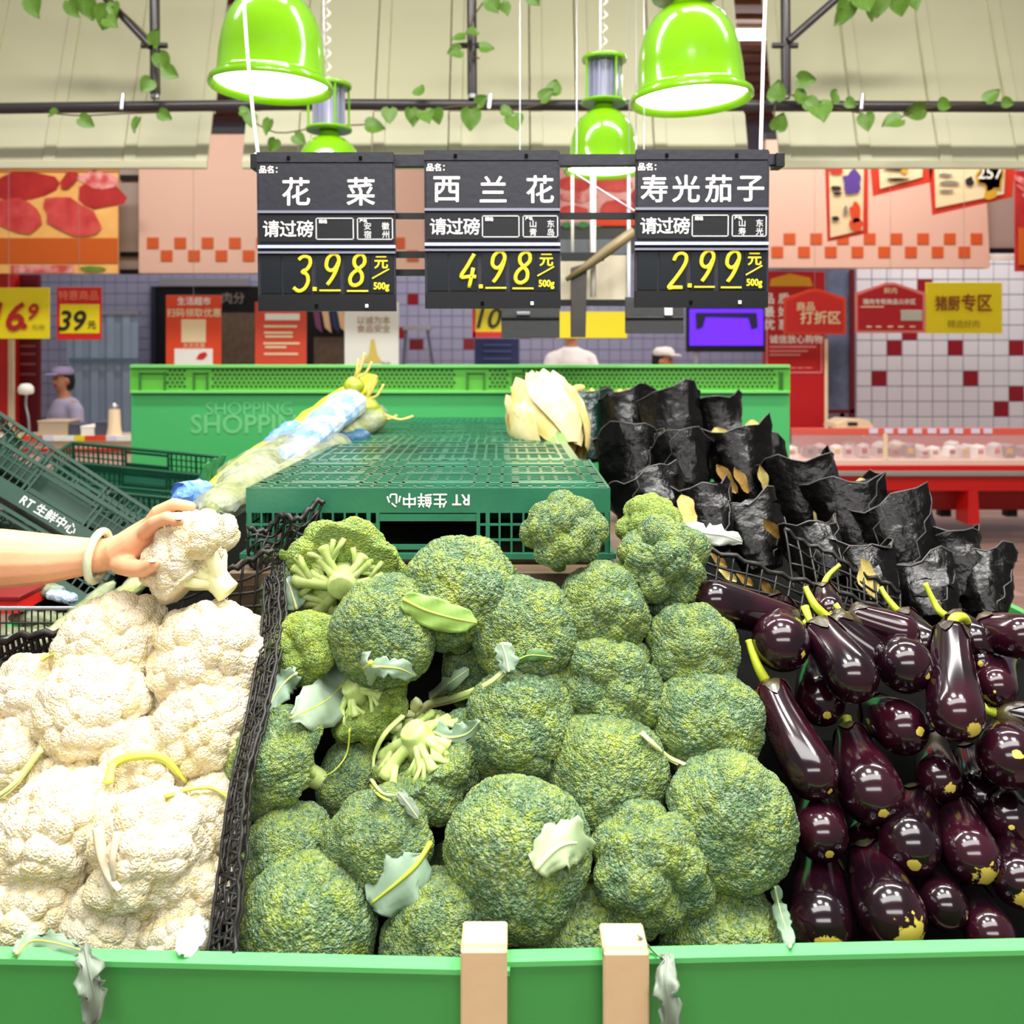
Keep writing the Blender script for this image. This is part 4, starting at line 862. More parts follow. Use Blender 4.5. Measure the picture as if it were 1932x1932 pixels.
def budmat(name, c1, c2, c3, rough, bscale, bstr, attr2=.5, sss=0):
    m = mat(name, c1, rough); nt = m.node_tree; b = nt.nodes['Principled BSDF']; N = nt.nodes.new; Lk = nt.links.new
    at = N('ShaderNodeAttribute'); at.attribute_name = 'bud'; cr_ = N('ShaderNodeAttribute'); cr_.attribute_name = 'crest'; pa = N('ShaderNodeAttribute'); pa.attribute_name = 'patch'
    tc = N('ShaderNodeTexCoord'); oi = N('ShaderNodeObjectInfo')
    no = N('ShaderNodeTexNoise'); no.noise_dimensions = '4D'; no.inputs['Scale'].default_value = 2.2; no.inputs['Detail'].default_value = 3
    mw = N('ShaderNodeMath'); mw.operation = 'MULTIPLY'; mw.inputs[1].default_value = 30; Lk(oi.outputs['Random'], mw.inputs[0]); Lk(mw.outputs[0], no.inputs['W']); Lk(tc.outputs['Object'], no.inputs['Vector'])
    # factor = noise + (bud-.5)*k : budding patches of the second colour
    a1 = N('ShaderNodeMath'); a1.operation = 'MULTIPLY_ADD'; a1.inputs[1].default_value = .28; Lk(at.outputs['Fac'], a1.inputs[0]); Lk(no.outputs['Fac'], a1.inputs[2])
    r = N('ShaderNodeValToRGB'); e = r.color_ramp.elements; e[0].position = .52; e[0].color = (*lin(c1), 1); e[1].position = .9; e[1].color = (*lin(c2), 1)
    Lk(a1.outputs[0], r.inputs['Fac'])
    mx = N('ShaderNodeMix'); mx.data_type = 'RGBA'; mx.inputs['B'].default_value = (*lin(c3), 1); Lk(r.outputs['Color'], mx.inputs['A'])
    cf = N('ShaderNodeMath'); cf.operation = 'MULTIPLY'; cf.inputs[1].default_value = attr2
    vo0 = N('ShaderNodeTexNoise'); vo0.inputs['Scale'].default_value = 16; vo0.inputs['Detail'].default_value = 2; Lk(tc.outputs['Object'], vo0.inputs['Vector'])
    rp = N('ShaderNodeMapRange'); rp.inputs[1].default_value = .48; rp.inputs[2].default_value = .66; Lk(vo0.outputs['Fac'], rp.inputs[0]); Lk(rp.outputs[0], cf.inputs[0]); Lk(cf.outputs[0], mx.inputs['Factor'])
    Lk(mx.outputs['Result'], b.inputs['Base Color'])
    vo = N('ShaderNodeTexVoronoi'); vo.inputs['Scale'].default_value = bscale; Lk(tc.outputs['Object'], vo.inputs['Vector'])
    iv = N('ShaderNodeMath'); iv.operation = 'SUBTRACT'; iv.inputs[0].default_value = 1; Lk(vo.outputs['Distance'], iv.inputs[1])
    bp = N('ShaderNodeBump'); bp.inputs['Strength'].default_value = bstr; bp.inputs['Distance'].default_value = .004; Lk(iv.outputs[0], bp.inputs['Height']); Lk(bp.outputs['Normal'], b.inputs['Normal'])
    if sss: b.inputs['Subsurface Weight'].default_value = sss; b.inputs['Subsurface Radius'].default_value = (.01, .008, .004); b.inputs['Subsurface Scale'].default_value = 1
    b.inputs['Specular IOR Level'].default_value = .35
    return m
M_broc = budmat('broccoli_buds', '587850', '98AA40', 'A2B494', .65, 34, 1.0, .6)
M_brocl = budmat('pale_broccoli_buds', '7C9A48', 'B0C444', 'B4C68C', .65, 34, 1.0, .5)
M_stalk = mat('broccoli_stalk', 'C6D490', .5, var=(5, 'A2BC58', .2))
M_caul = budmat('cauliflower_curd', 'EADFC4', 'E2CC8C', 'F0E6D0', .65, 30, .7, .4)
M_cstalk = mat('cauliflower_stalk', 'F0ECC4', .5, var=(5, 'DFE0A0', .2))
BR = []
for k, (nl, c, rho, mid, fin, sq) in enumerate(((30, .54, .45, (170, .06), (2000, .045), .8), (24, .56, .42, (150, .065), (2000, .045), .85), (15, .62, .38, (130, .075), (1900, .048), .9), (22, .56, .42, (160, .06), (2000, .045), .8), (15, .66, .36, (120, .085), (1800, .05), .85), (19, .58, .40, (150, .065), (2000, .045), .9))):
    me, Lc = head_mesh('crown', 100+k, nl, c, rho, mid, fin, sq, .2 if k == 4 else .3); BR.append((me, stalk_mesh('stalk', Lc, k, .24 if k == 4 else .19, .12 if k == 4 else .085, k == 4)))
CA = []
for k, (nl, c, rho) in enumerate(((17, .58, .40), (22, .57, .38), (14, .62, .38), (20, .56, .40))):
    me, Lc = head_mesh('curd', 200+k, nl, c, rho, (105, .14), (1700, .03), .85, .32); CA.append((me, stalk_mesh('stalk', Lc, 50+k, .24, .13)))
def Yc(py): return 1.085+(1750-py)/750*.33
HEADS = []
def veg(kind, px, py, r, label, var, axis=None, dy=0, spin=None, sc3=(1, 1, 1), Y=None, pale=False, name=None, flatm=None):
    Y = Y if Y else Yc(py)+dy; c = P(px, py, Y); rad = r*.95*Y/F
    if axis is None: axis = Vector((.5*math.sin(px*1.7), -.75, .75+.2*math.sin(py*2.3)))
    ax = Vector(axis).normalized(); spin = spin if spin is not None else (px*7.3+py*3.1) % 6.28
    R = ax.to_track_quat('Z', 'Y').to_matrix() @ Matrix.Rotation(spin, 3, 'Z')
    if kind == 'b': t = thing('broccoli', label, 'broccoli', c, R.to_euler(), 'broccoli heads piled in the stand'); hm, sm_ = BR[var]; m1, m2 = (M_brocl if pale else M_broc), M_stalk
    else: t = thing('cauliflower', label, 'cauliflower', c, R.to_euler(), 'cauliflowers piled in the stand'); hm, sm_ = CA[var]; m1, m2 = M_caul, M_cstalk
    t.scale = (rad*sc3[0], rad*sc3[1], rad*sc3[2])
    o = mob('crown' if kind == 'b' else 'curd', hm, None, t); s_ = mob('stalk', sm_, None, t)
    for q, mm in ((o, m1), (s_, m2)):
        if not q.data.materials: q.data.materials.append(mm)
    if pale: o.material_slots[0].link = 'OBJECT'; o.material_slots[0].material = m1
    HEADS.append(t); return t
b = lambda *a, **k: veg('b', *a, **k); c_ = lambda *a, **k: veg('c', *a, **k)
b(582, 1755, 134, 'broccoli at the lower corner of its bin, touching the front board and mesh divider', 0, (0, -.8, .6))
b(838, 1770, 122, 'broccoli against the front board just before the first wooden slat', 1, (0, -.8, .6))
b(1092, 1785, 125, 'broccoli low between the two wooden slats, with yellowing buds at the board', 0, (.1, -.7, .7), dy=.03)
b(1362, 1785, 132, 'dim broccoli against the front board beside the dark red eggplant', 3, (0, -.7, .7), dy=.04)
b(542, 1628, 108, 'dim broccoli squeezed against the mesh divider above the corner one', 3, (-.3, -.8, .5), dy=.02)
b(718, 1592, 110, 'broccoli with a silvery leaf hanging over its lower side', 5, (-.2, -.8, .6), dy=-.02)
b(980, 1612, 142, 'largest broccoli crown, with a pale ragged leaf on its side', 0, (-.1, -.85, .5), dy=-.045)
b(1228, 1632, 125, 'large lumpy broccoli above the second wooden slat', 2, (.1, -.9, .4), dy=-.03)
b(1378, 1552, 128, 'large broccoli nearest the eggplants, with a pale stub at its foot', 1, (.3, -.8, .6), dy=-.03)
b(1146, 1462, 118, 'broccoli with a cut pale stem lying on its upper edge', 0, (0, -.7, .7))
b(1335, 1362, 112, 'broccoli beside the long eggplant with the upright stem', 3, (0, -.7, .7))
b(1152, 1290, 112, 'broad knobbly broccoli in the middle of the right-hand column', 2, (0, -.7, .7))
b(1308, 1222, 98, 'broccoli touching the reddish eggplants under the tall rear head', 5, (.2, -.7, .7))
b(985, 1368, 118, 'broccoli behind the long bare leaf stalk in the middle of the bin', 1, (.3, -.8, .4))
b(808, 1430, 116, 'broccoli lying with its leafy stalk and underside towards the viewer', 4, (.35, .25, -.75), spin=.6, dy=.0)
b(532, 1438, 110, 'broccoli lying on its side with a cut stalk pointing to the front', 3, (-.75, -.25, .5), spin=1)
b(690, 1325, 86, 'pale broccoli underside below the big grey-green leaves', 4, (.45, .35, -.65), spin=2, pale=True, dy=.02)
b(730, 1190, 106, 'round dense broccoli beneath the upturned pale one', 0, (-.1, -.7, .7), dy=-.03)
b(650, 1080, 110, 'upturned broccoli showing its pale branching stalk, nearest the printed crate', 4, (-.05, .8, .25), spin=.3, pale=True, Y=1.42, sc3=(1.05, 1.05, .8))
b(578, 1222, 82, 'small loose-budded broccoli beside the mesh divider', 2, (-.4, -.6, .6), pale=True)
b(872, 1115, 118, 'wide rear broccoli just below the black handle gap of the printed crate', 3, (0, -.5, .85), dy=-.01)
b(992, 1195, 110, 'broccoli with a rising silvery leaf at its left foot', 1, (0, -.6, .8), dy=-.015)
b(1136, 1152, 98, 'pale round broccoli below the brown board', 5, (0, -.6, .8), dy=-.01)
b(1062, 1004, 86, 'broccoli standing on its stalk in front of the printed green crate', 2, (.1, -.35, .9), Y=1.39, pale=False)
b(1246, 1070, 94, 'tall knobbly broccoli at the rear by the black mesh', 4, (.1, -.7, .6), Y=1.385, sc3=(1, 1, 1.15))
b(1226, 995, 72, 'small broccoli peeping over the tall knobbly one', 2, (0, -.4, .9), Y=1.46, pale=True)
b(850, 1165, 72, 'broccoli wrapped in its own green leaf behind the round dense one', 5, (.2, -.7, .5), Y=1.335)
b(905, 1265, 80, 'shaded broccoli deep in the gap behind the leafy one', 3, (0, -.7, .7), dy=.06)
b(672, 1480, 82, 'shaded broccoli deep under the leafy upturned one', 3, (0, -.7, .7), dy=.06)
b(545, 1130, 66, 'small dark broccoli leaning on the mesh beside the upturned pale one', 2, (-.5, -.6, .6), Y=1.46)
b(1240, 1290, 75, 'shaded broccoli half buried between its neighbours at the right', 1, (0, -.7, .7), dy=.07)
b(860, 1640, 60, 'shaded broccoli in the dark gap above the front row', 3, (0, -.7, .7), dy=.09)

c_(215, 1222, 112, 'rearmost cauliflower with a tan shaded side, under the arm', 1, (-.1, -.6, .8))
c_(395, 1245, 122, 'large rear cauliflower with a yellowed patch beside the divider', 0, (.1, -.7, .7))
c_(62, 1322, 96, 'cauliflower by the sagging mesh edge at the frame side', 2, (-.3, -.6, .7))
c_(172, 1345, 118, 'broad bright cauliflower below the rearmost one', 1, (0, -.7, .7), dy=-.02)
c_(395, 1370, 112, 'cauliflower against the divider halfway up the pile', 3, (.2, -.7, .6))
c_(30, 1440, 98, 'cauliflower at the frame edge with a green-white rib on it', 0, (-.2, -.7, .6))
c_(272, 1450, 98, 'cauliflower crowned by an arching yellow-green leaf rib', 2, (0, -.75, .6))
c_(120, 1470, 90, 'cauliflower beside the thick pale leaf rib', 3, (0, -.75, .6))
c_(118, 1572, 124, 'big smooth cauliflower left of the split one', 1, (-.1, -.85, .5), dy=-.03)
c_(278, 1606, 122, 'front cauliflower split open, its grey stem showing', 2, (.3, -.75, .5), dy=-.045, spin=2.2)
c_(395, 1545, 82, 'small cauliflower under the second yellow-green rib beside the divider', 3, (.2, -.8, .5))
c_(15, 1590, 90, 'cauliflower cut by the frame edge beside the big smooth one', 0, (-.3, -.8, .5))
c_(62, 1718, 108, 'front corner cauliflower resting on the green board with a grey leaf', 1, (0, -.8, .6))
c_(212, 1748, 98, 'cauliflower against the green board beneath the split one', 3, (0, -.8, .6))
c_(356, 1690, 88, 'cauliflower low beside the divider above the white cut leaf', 0, (.2, -.8, .6))
c_(330, 1785, 78, 'front cauliflower low on the board near the divider', 1, (0, -.8, .6))
c_(-75, 1500, 100, 'cauliflower outside the frame edge of the pile', 2, (0, -.8, .6))
c_(300, 1330, 75, 'small cauliflower filling the middle of the upper pile', 0, (0, -.7, .7), dy=.03)
held = c_(368, 1052, 104, 'cauliflower held up by the hand, its ribbed stalk showing', 2, (-.66, .12, .62), Y=1.33, spin=.9, sc3=(1, 1, .95)); held['group'] = 'cauliflower lifted from the pile'
# small shoots on the held head
m_rib = mat('yellow_green_rib', 'D8DC5C', .45, var=(6, 'C4D048', .2)); m_ribw = mat('pale_leaf_rib', 'E6ECB8', .45, var=(6, 'CBDC80', .2))

# ------------------------------------------------------------------ eggplants
def eggmat():
    m = mat('eggplant_skin', '1C0812', .13, coat=.3); nt = m.node_tree; b = nt.nodes['Principled BSDF']; N = nt.nodes.new; Lk = nt.links.new
    tc = N('ShaderNodeTexCoord'); oi = N('ShaderNodeObjectInfo'); at = N('ShaderNodeAttribute'); at.attribute_name = 'scar'
    mw = N('ShaderNodeMath'); mw.operation = 'MULTIPLY'; mw.inputs[1].default_value = 50; Lk(oi.outputs['Random'], mw.inputs[0])
    no = N('ShaderNodeTexNoise'); no.noise_dimensions = '4D'; no.inputs['Scale'].default_value = 120; no.inputs['Detail'].default_value = 3; Lk(tc.outputs['Object'], no.inputs['Vector']); Lk(mw.outputs[0], no.inputs['W'])
    n2 = N('ShaderNodeTexNoise'); n2.noise_dimensions = '4D'; n2.inputs['Scale'].default_value = 14; Lk(tc.outputs['Object'], n2.inputs['Vector']); Lk(mw.outputs[0], n2.inputs['W'])
    r = N('ShaderNodeValToRGB'); r.color_ramp.elements[0].position = .4; r.color_ramp.elements[1].position = .75; r.color_ramp.elements[0].color = (*lin('12050C'), 1); r.color_ramp.elements[1].color = (*lin('300A18'), 1); Lk(n2.outputs['Fac'], r.inputs['Fac'])
    # scar mask: high near the blossom end, broken up by noise
    a = N('ShaderNodeMath'); a.operation = 'ADD'; Lk(at.outputs['Fac'], a.inputs[0]); Lk(no.outputs['Fac'], a.inputs[1])
    mr = N('ShaderNodeMapRange'); mr.inputs[1].default_value = 1.06; mr.inputs[2].default_value = 1.12; Lk(a.outputs[0], mr.inputs[0])
    mx = N('ShaderNodeMix'); mx.data_type = 'RGBA'; mx.inputs['B'].default_value = (*lin('CDB84A'), 1); Lk(r.outputs['Color'], mx.inputs['A']); Lk(mr.outputs[0], mx.inputs['Factor']); Lk(mx.outputs['Result'], b.inputs['Base Color'])
    rm = N('ShaderNodeMapRange'); rm.inputs[3].default_value = .15; rm.inputs[4].default_value = .6; Lk(mr.outputs[0], rm.inputs[0]); Lk(rm.outputs[0], b.inputs['Roughness'])
    return m
M_egg = eggmat(); M_calyx = mat('blackish_calyx', '2A1C22', .3, var=(30, '4A4420', .2)); M_estem = mat('eggplant_stem', 'BCC832', .45, var=(40, 'A0B028', .2))
def eggplant(label, fx, fy, R, sx, sy, dY, stem=None, scar=.3, d0=0, bend=.12, neck=.66, tip=None):
    """fx,fy: fat blossom end centre; sx,sy: calyx end; dY: how much deeper the calyx end lies"""
    Y = Yc(fy)+.01+d0; A = P(fx, fy, Y); B = P(sx, sy, Y+dY); rad = R*Y/F
    t = thing('eggplant', label, 'eggplant', A, None, 'eggplants piled in the stand')
    ax = (A-B); L = ax.length; axn = ax.normalized(); side = axn.cross(Vector((0, 0, 1))).normalized()
    n = 30; pts = []; rr = []
    tot = L+rad*.98
    for i in range(n+1):
        s_ = i/n; d = s_*tot
        p = B+axn*d+side*math.sin(s_*math.pi)*bend*L*.6
        body = neck+(1-neck)*(.5-.5*math.cos(min(1, d/L)*math.pi))**1.0
        q = rad*body
        if d > L: q = rad*math.sqrt(max(0, 1-((d-L)/rad)**2))*1.0
        if s_ < .06: q *= .55+.45*(s_/.06)
        pts.append(p); rr.append(max(q, rad*.02))
    # denser rings at the rounded end
    end = [(L+rad*math.sin(a), rad*math.cos(a)) for a in (.15, .35, .55, .75, .95, 1.12, 1.27, 1.4, 1.5, 1.56)]
    pts2 = []; rr2 = []
    for p, q, i in zip(pts, rr, range(n+1)):
        if i/n*tot < L: pts2.append(p); rr2.append(q)
    off = side*0
    for d, q in end:
        s_ = min(1, d/tot); pts2.append(B+axn*d+side*math.sin(s_*math.pi)*bend*L*.6); rr2.append(q)
    mb = MB(); mb.tube(pts2, rr2, 28); o = mb.build('body', M_egg, t, smooth=True)
    off0 = woff(t); tipP = pts2[-1]-off0
    if tip is not None:
        q0 = A-off0+Vector((tip[0]*rad, -.85*rad, tip[1]*rad)); tipP = min((v.co for v in o.data.vertices), key=lambda c: (c-q0).length).copy()
    Rs = rad*max(scar, .05)*(1.7 if scar <= .2 else 2.9); kk = 1.7 if scar <= .2 else .92; vals = [min(1., max(0., (1.0-(v.co-tipP).length/Rs)*kk)) if scar > 0 else 0. for v in o.data.vertices]
    at = o.data.attributes.new('scar', 'FLOAT', 'POINT'); at.data.foreach_set('value', vals)
    # calyx: a lobed cap over the stem end
    u, v = frame(axn); mb = MB(); K = 30; rows = []
    rn = rr[3]
    for j in range(6):
        row = []
        for k in range(K):
            a = 2*math.pi*k/K; lob = .5+.5*math.cos(a*5); reach = rad*(.25+.75*lob)*.9; q = j/5
            d = q*reach; idx = min(n, d/tot*n); i0 = int(idx); fr = idx-i0; cr0 = pts[i0].lerp(pts[min(n, i0+1)], fr); r0 = rr[i0]*(1-fr)+rr[min(n, i0+1)]*fr
            r0 = r0*1.05+.0008 if j else rad*.16
            row.append(cr0+(u*math.cos(a)+v*math.sin(a))*r0-(axn*rad*.06 if j == 0 else Vector((0, 0, 0))))
        rows.append(row)
    for row in rows: mb.v += row
    for j in range(5):
        for k in range(K): a = j*K+k; b2 = j*K+(k+1) % K; mb.f.append([a, b2, b2+K, a+K])
    mb.f.append(list(range(K))[::-1]); cx = mb.build('calyx', M_calyx, t, smooth=True)
    if stem:
        pp = [B+axn*rad*.05]+[P(x, y, Y+dY+.01*k) for k, (x, y) in enumerate(stem)]
        pp = smoothline(pp, 4); m = len(pp); MB().tube(pp, [rad*(.24-.12*i/m) if i < m-1 else rad*.15 for i in range(m)], 9).build('stem', M_estem, t, smooth=True)
        mb = MB()
        for k in range(5):
            a = k*2*math.pi/5+.2; base = B-axn*rad*.02; w1 = (u*math.cos(a)+v*math.sin(a))
            mb.tube([base+w1*rad*.1, base+w1*rad*.4+axn*rad*.06, base+w1*rad*.6+axn*rad*.25], [rad*.07, rad*.06, rad*.02], 5)
        mb.build('stem_collar', M_estem, cx, smooth=True)
    else:
        MB().tube([B+axn*rad*.05, B-axn*rad*.35, B-axn*rad*.7+Vector((0, 0, .01))], [rad*.2, rad*.15, rad*.17], 8).build('stem', M_estem, t, smooth=True)
    return t
E_ = eggplant
E_('long eggplant lying beside the broccoli, its yellow-green stem upright', 1535, 1455, 50, 1448, 1290, .10, [(1432, 1262), (1420, 1232), (1412, 1208)], .12, -.03, .08, .74, (.3, -.3))
E_('round-ended eggplant with a small yellow spot, next to the long one', 1645, 1492, 61, 1605, 1385, .14, None, .14, -.01, .04, .6, (0, -.2))
E_('eggplant lying crosswise by the mesh screen, blunt end to the broccoli', 1350, 1135, 40, 1500, 1178, .03, None, 0, -.02, .05, .85)
E_('short-looking eggplant with a round tan spot, under the crosswise one', 1475, 1212, 54, 1470, 1150, .2, None, .14, -.02, .02, .7, (.45, -.1))
E_('plump reddish eggplant sloping down between the tan-spotted ones', 1602, 1275, 50, 1535, 1180, .08, None, 0, -.04, -.08, .75)
E_('dark eggplant behind the plump reddish one, stem bent upwards', 1650, 1240, 40, 1560, 1165, .02, [(1540, 1145), (1528, 1125), (1520, 1108)], 0, .02, .03, .75)
E_('small reddish eggplant against the mesh screen, thin stem on top', 1565, 1150, 28, 1556, 1112, .05, [(1556, 1098), (1566, 1082), (1584, 1066)], 0, .06, .03, .75)
E_('reddish eggplant lying low behind the plump one, blunt end shining', 1700, 1193, 34, 1600, 1160, .03, None, 0, .0, -.03, .8)
E_('eggplant under a forked stem in the rear row', 1745, 1215, 34, 1700, 1160, .06, [(1688, 1146), (1672, 1126), (1662, 1108)], 0, .05, .03, .75)
E_('round-ended eggplant with a ringed tan spot, right of the plump one', 1708, 1255, 52, 1690, 1190, .2, None, .14, -.02, .02, .7, (.35, -.05))
E_('tall upright eggplant with a dark neck and star-shaped scar', 1806, 1345, 52, 1795, 1185, .13, [(1800, 1168), (1818, 1165), (1828, 1180), (1838, 1198)], .26, -.045, .03, .68, (.3, -.25))
E_('eggplant behind the tall upright one, its stem leaning away', 1840, 1210, 36, 1795, 1168, .05, [(1775, 1155), (1762, 1135), (1745, 1100)], 0, .04, .02, .8)
E_('eggplant lying crosswise at the frame edge with a bright highlight', 1925, 1200, 42, 1850, 1190, .05, None, 0, .01, .05, .85)
E_('small eggplant end with a tan ring beside the tall upright one', 1850, 1248, 24, 1850, 1215, .15, None, .2, .04, .02, .7)
E_('dark eggplant end with concentric reflections near the frame edge', 1880, 1295, 38, 1895, 1240, .15, None, .06, .0, .02, .7)
E_('dark curved eggplant neck running out of the frame', 2010, 1380, 50, 1880, 1345, .02, None, 0, .0, -.1, .5)
E_('large eggplant at the frame edge with a pale scar on top', 1905, 1428, 58, 1920, 1360, .2, None, .14, -.02, .02, .7, (-.2, .45))
E_('eggplant in the shade under the plump one, faint scar at its end', 1548, 1322, 46, 1540, 1250, .15, None, .16, .05, .02, .7, (0, -.2))
E_('eggplant with a curved pale calyx edge and scarred shoulder', 1702, 1372, 50, 1650, 1342, .1, [(1640, 1325), (1655, 1316)], .16, .02, .03, .75, (.3, .2))
E_('shaded eggplant with a ragged star scar in the middle of the pile', 1772, 1468, 42, 1765, 1400, .18, None, .24, .04, .02, .7, (0, 0))
E_('eggplant standing beside the large broccoli, tan scar below its shine', 1550, 1572, 50, 1545, 1490, .14, None, .15, -.01, .02, .75, (0, -.3))
E_('eggplant tilted to the front with a blurred olive scar', 1718, 1592, 56, 1735, 1510, .12, None, .2, -.01, .02, .7, (-.3, -.2))
E_('reddish eggplant with broad yellow scarring under two highlights', 1832, 1612, 53, 1805, 1530, .12, None, .4, -.01, .02, .75, (.2, -.3))
E_('reddish eggplant on the green board with speckled yellow scars', 1550, 1738, 58, 1548, 1635, .12, None, .34, -.015, .02, .8, (-.1, -.2))
E_('largest front eggplant, streaked with yellow scars at its end', 1682, 1722, 64, 1640, 1620, .12, None, .46, -.03, .02, .75, (.25, -.2))
E_('smaller eggplant with a square tan spot beside the largest front one', 1782, 1708, 44, 1755, 1640, .14, None, .13, -.005, .02, .75, (.55, -.1))
E_('low front eggplant with a line of yellow scars near the frame corner', 1868, 1762, 46, 1835, 1690, .12, None, .26, .0, .02, .75, (.4, -.2))
E_('front eggplant cut by the frame edge, yellow scars under its shine', 1922, 1662, 48, 1905, 1590, .12, None, .4, -.01, .02, .75, (-.1, -.2))
E_('dark eggplant sunk behind the broad-scarred one', 1905, 1545, 46, 1890, 1480, .14, None, .08, .04, .02, .75)
E_('eggplant lying under the largest front one at the board', 1690, 1800, 50, 1650, 1740, .12, None, .1, .03, .02, .75)
E_('shaded eggplant wedged between the round-ended one and the olive-scarred one', 1640, 1600, 46, 1630, 1530, .14, None, 0, .07, .02, .75)
E_('shaded eggplant behind the ragged star-scarred one', 1850, 1500, 46, 1830, 1430, .14, None, 0, .08, .02, .75)

# ------------------------------------------------------------------ bvh of the pile, so leaves can be laid on it
bpy.context.view_layer.update()
allv = []; allf = []; nb = 0
for t in [o for o in bpy.data.objects if o.name.startswith(('broccoli', 'cauliflower', 'eggplant', 'display_stand')) and o.parent is None]:
    for ch in t.children:
        if ch.type != 'MESH' or ch.name.startswith('stalk'): continue
        M = np.array(ch.matrix_world); n = len(ch.data.vertices); co = np.empty(n*3); ch.data.vertices.foreach_get('co', co); co = co.reshape(-1, 3) @ M[:3, :3].T+M[:3, 3]
        if n > 20000:    # every triangle is needed only coarsely here
            allv += co.tolist(); allf += (IF+nb).tolist()
        else:
            allv += co.tolist(); allf += [[nb+a for a in p.vertices] for p in ch.data.polygons]
        nb += n
PILE = BVHTree.FromPolygons(allv, allf); del allv, allf
def onpile(px, py, lift=.006, default=None):
    o = Vector((0, 0, CZ)); d = (P(px, py, 1)-o).normalized(); h = PILE.ray_cast(o, d)
    if h[0] is None: return P(px, py, default or Yc(py))
    return h[0]-d*lift
M_bleaf = mat('grey_green_leaf', '8FA48C', .5, var=(14, '6E8A70', .25)); M_gleaf = mat('fresh_green_leaf', '6E9440', .5, var=(14, '8CAE50', .25)); M_dleaf = mat('dull_dark_leaf', '5A6A58', .55, var=(14, '8A9684', .25)); M_wleaf = mat('whitish_leaf', 'D6DCD2', .5, var=(14, 'B4C0B0', .25))
def leaf(label, spine, width, m=M_bleaf, ribm=None, seed=0, lift=.008, ragged=.25, base=.15, Ys_=None, name='broccoli_leaf', cat='leaf', wave=.2, ripple=.5, stalk=0):
    """leaf laid along pixels of SPINE (base first) on the pile, WIDTH in pixels"""
    pts = [onpile(x, y, lift) if Ys_ is None else P(x, y, Ys_[k] if isinstance(Ys_, (list, tuple)) else Ys_) for k, (x, y) in enumerate(spine)]
    # keep the run smooth in depth
    ys = [p.y for p in pts]
    if Ys_ is None:
        for k in range(1, len(ys)-1): ys[k] = min(ys[k], (ys[k-1]+ys[k+1])/2)
        pts = [P(x, y, yy) for (x, y), yy in zip(spine, ys)]
    sp = smoothline(pts, 5); N = len(sp); t = thing(name, label, cat, pts[0]); rnd = random.Random(seed)
    nv = 10; V = []; Fc = []; ph = rnd.random()*6
    edge = [[1-ragged*rnd.random()*(1.6 if rnd.random() < .3 else .6) for _ in range(N)] for _ in (0, 1)]
    for i, p in enumerate(sp):
        u = i/(N-1); tn = (sp[min(i+1, N-1)]-sp[max(i-1, 0)]).normalized(); view = (Vector((0, 0, CZ))-p).normalized(); side = tn.cross(view).normalized(); nrm = side.cross(tn).normalized()
        if nrm.dot(view) < 0: nrm = -nrm
        uu = 0 if u < stalk else (u-stalk)/(1-stalk)
        wd = (base+(1-base)*math.sin(math.pi*min(1, uu*.93+.04))**.6) if u >= stalk else .02
        if uu > .93: wd *= .6
        wpx = width*p.y/F/2
        for j in range(-nv//2, nv//2+1):
            v = j/(nv/2); e = edge[0 if v < 0 else 1][i] if abs(v) > .55 else 1
            off = v*wpx*wd*(1 if abs(v) < .55 else e)
            V.append(p+side*off+nrm*(wave*wpx*(v*v)*-.7+ripple*wpx*.35*math.sin(u*17+ph+v*3)*abs(v)**1.5+wpx*.1))
    n = nv+1
    for i in range(N-1):
        for j in range(nv): a = i*n+j; Fc.append([a, a+1, a+n+1, a+n])
    mb = MB(); mb.v = V; mb.f = Fc; o = mb.build('blade', m, t, smooth=True, fix=False)
    s_ = o.modifiers.new('t', 'SOLIDIFY'); s_.thickness = .0012; BAKE.append(o)
    rp = [p+(Vector((0, 0, CZ))-p).normalized()*wpx*.12 for p in sp]; r0 = max(.0012, width*.05*sp[0].y/F)
    MB().tube(rp, [r0*(1-.75*i/N) for i in range(N)], 7).build('midrib', ribm or m_ribw, o, smooth=True); return t
leaf('silvery fan-shaped leaf hanging over the front broccoli', [(812, 1590), (785, 1632), (750, 1665), (700, 1705)], 120, M_bleaf, M_estem, 1, .012, .3, stalk=.25)
leaf('pale ragged leaf on the side of the largest broccoli', [(1010, 1640), (1050, 1600), (1085, 1590), (1118, 1600)], 100, mat('sage_leaf', 'A8BC90', .5, var=(14, '90A878', .2)), m_ribw, 2, .01, .5)
leaf('large grey-green leaf with a yellow rib over the pale broccoli underside', [(700, 1250), (655, 1285), (610, 1325), (548, 1355)], 105, mat('pale_grey_leaf', 'A4B49E', .5, var=(14, '829C82', .25)), m_rib, 3, .03, .35)
leaf('curled grey leaf draped on the dark side of the divider', [(560, 1270), (540, 1285), (520, 1310), (503, 1342)], 60, M_bleaf, m_ribw, 4, .01, .5)
leaf('leaf flopping back over the round dense broccoli', [(690, 1255), (720, 1258), (755, 1262), (785, 1275)], 44, M_bleaf, m_rib, 5, .012, .5)
leaf('upright silvery leaf tip at the end of the long bare stalk', [(960, 1268), (955, 1240), (945, 1212)], 52, M_bleaf, m_ribw, 6, .02, .4)
leaf('thin grey leaf leaning in the dark gap beside the long stalk', [(812, 1318), (845, 1290), (885, 1262)], 34, M_bleaf, m_ribw, 7, .012, .5)
leaf('crinkled grey leaf on the leafy upturned broccoli', [(800, 1370), (840, 1390), (880, 1385), (905, 1360)], 60, M_bleaf, m_ribw, 8, .01, .6)
leaf('small blue-grey leaf scrap between the broccoli heads', [(752, 1495), (768, 1515), (790, 1545)], 26, M_dleaf, m_ribw, 9, .01, .4)
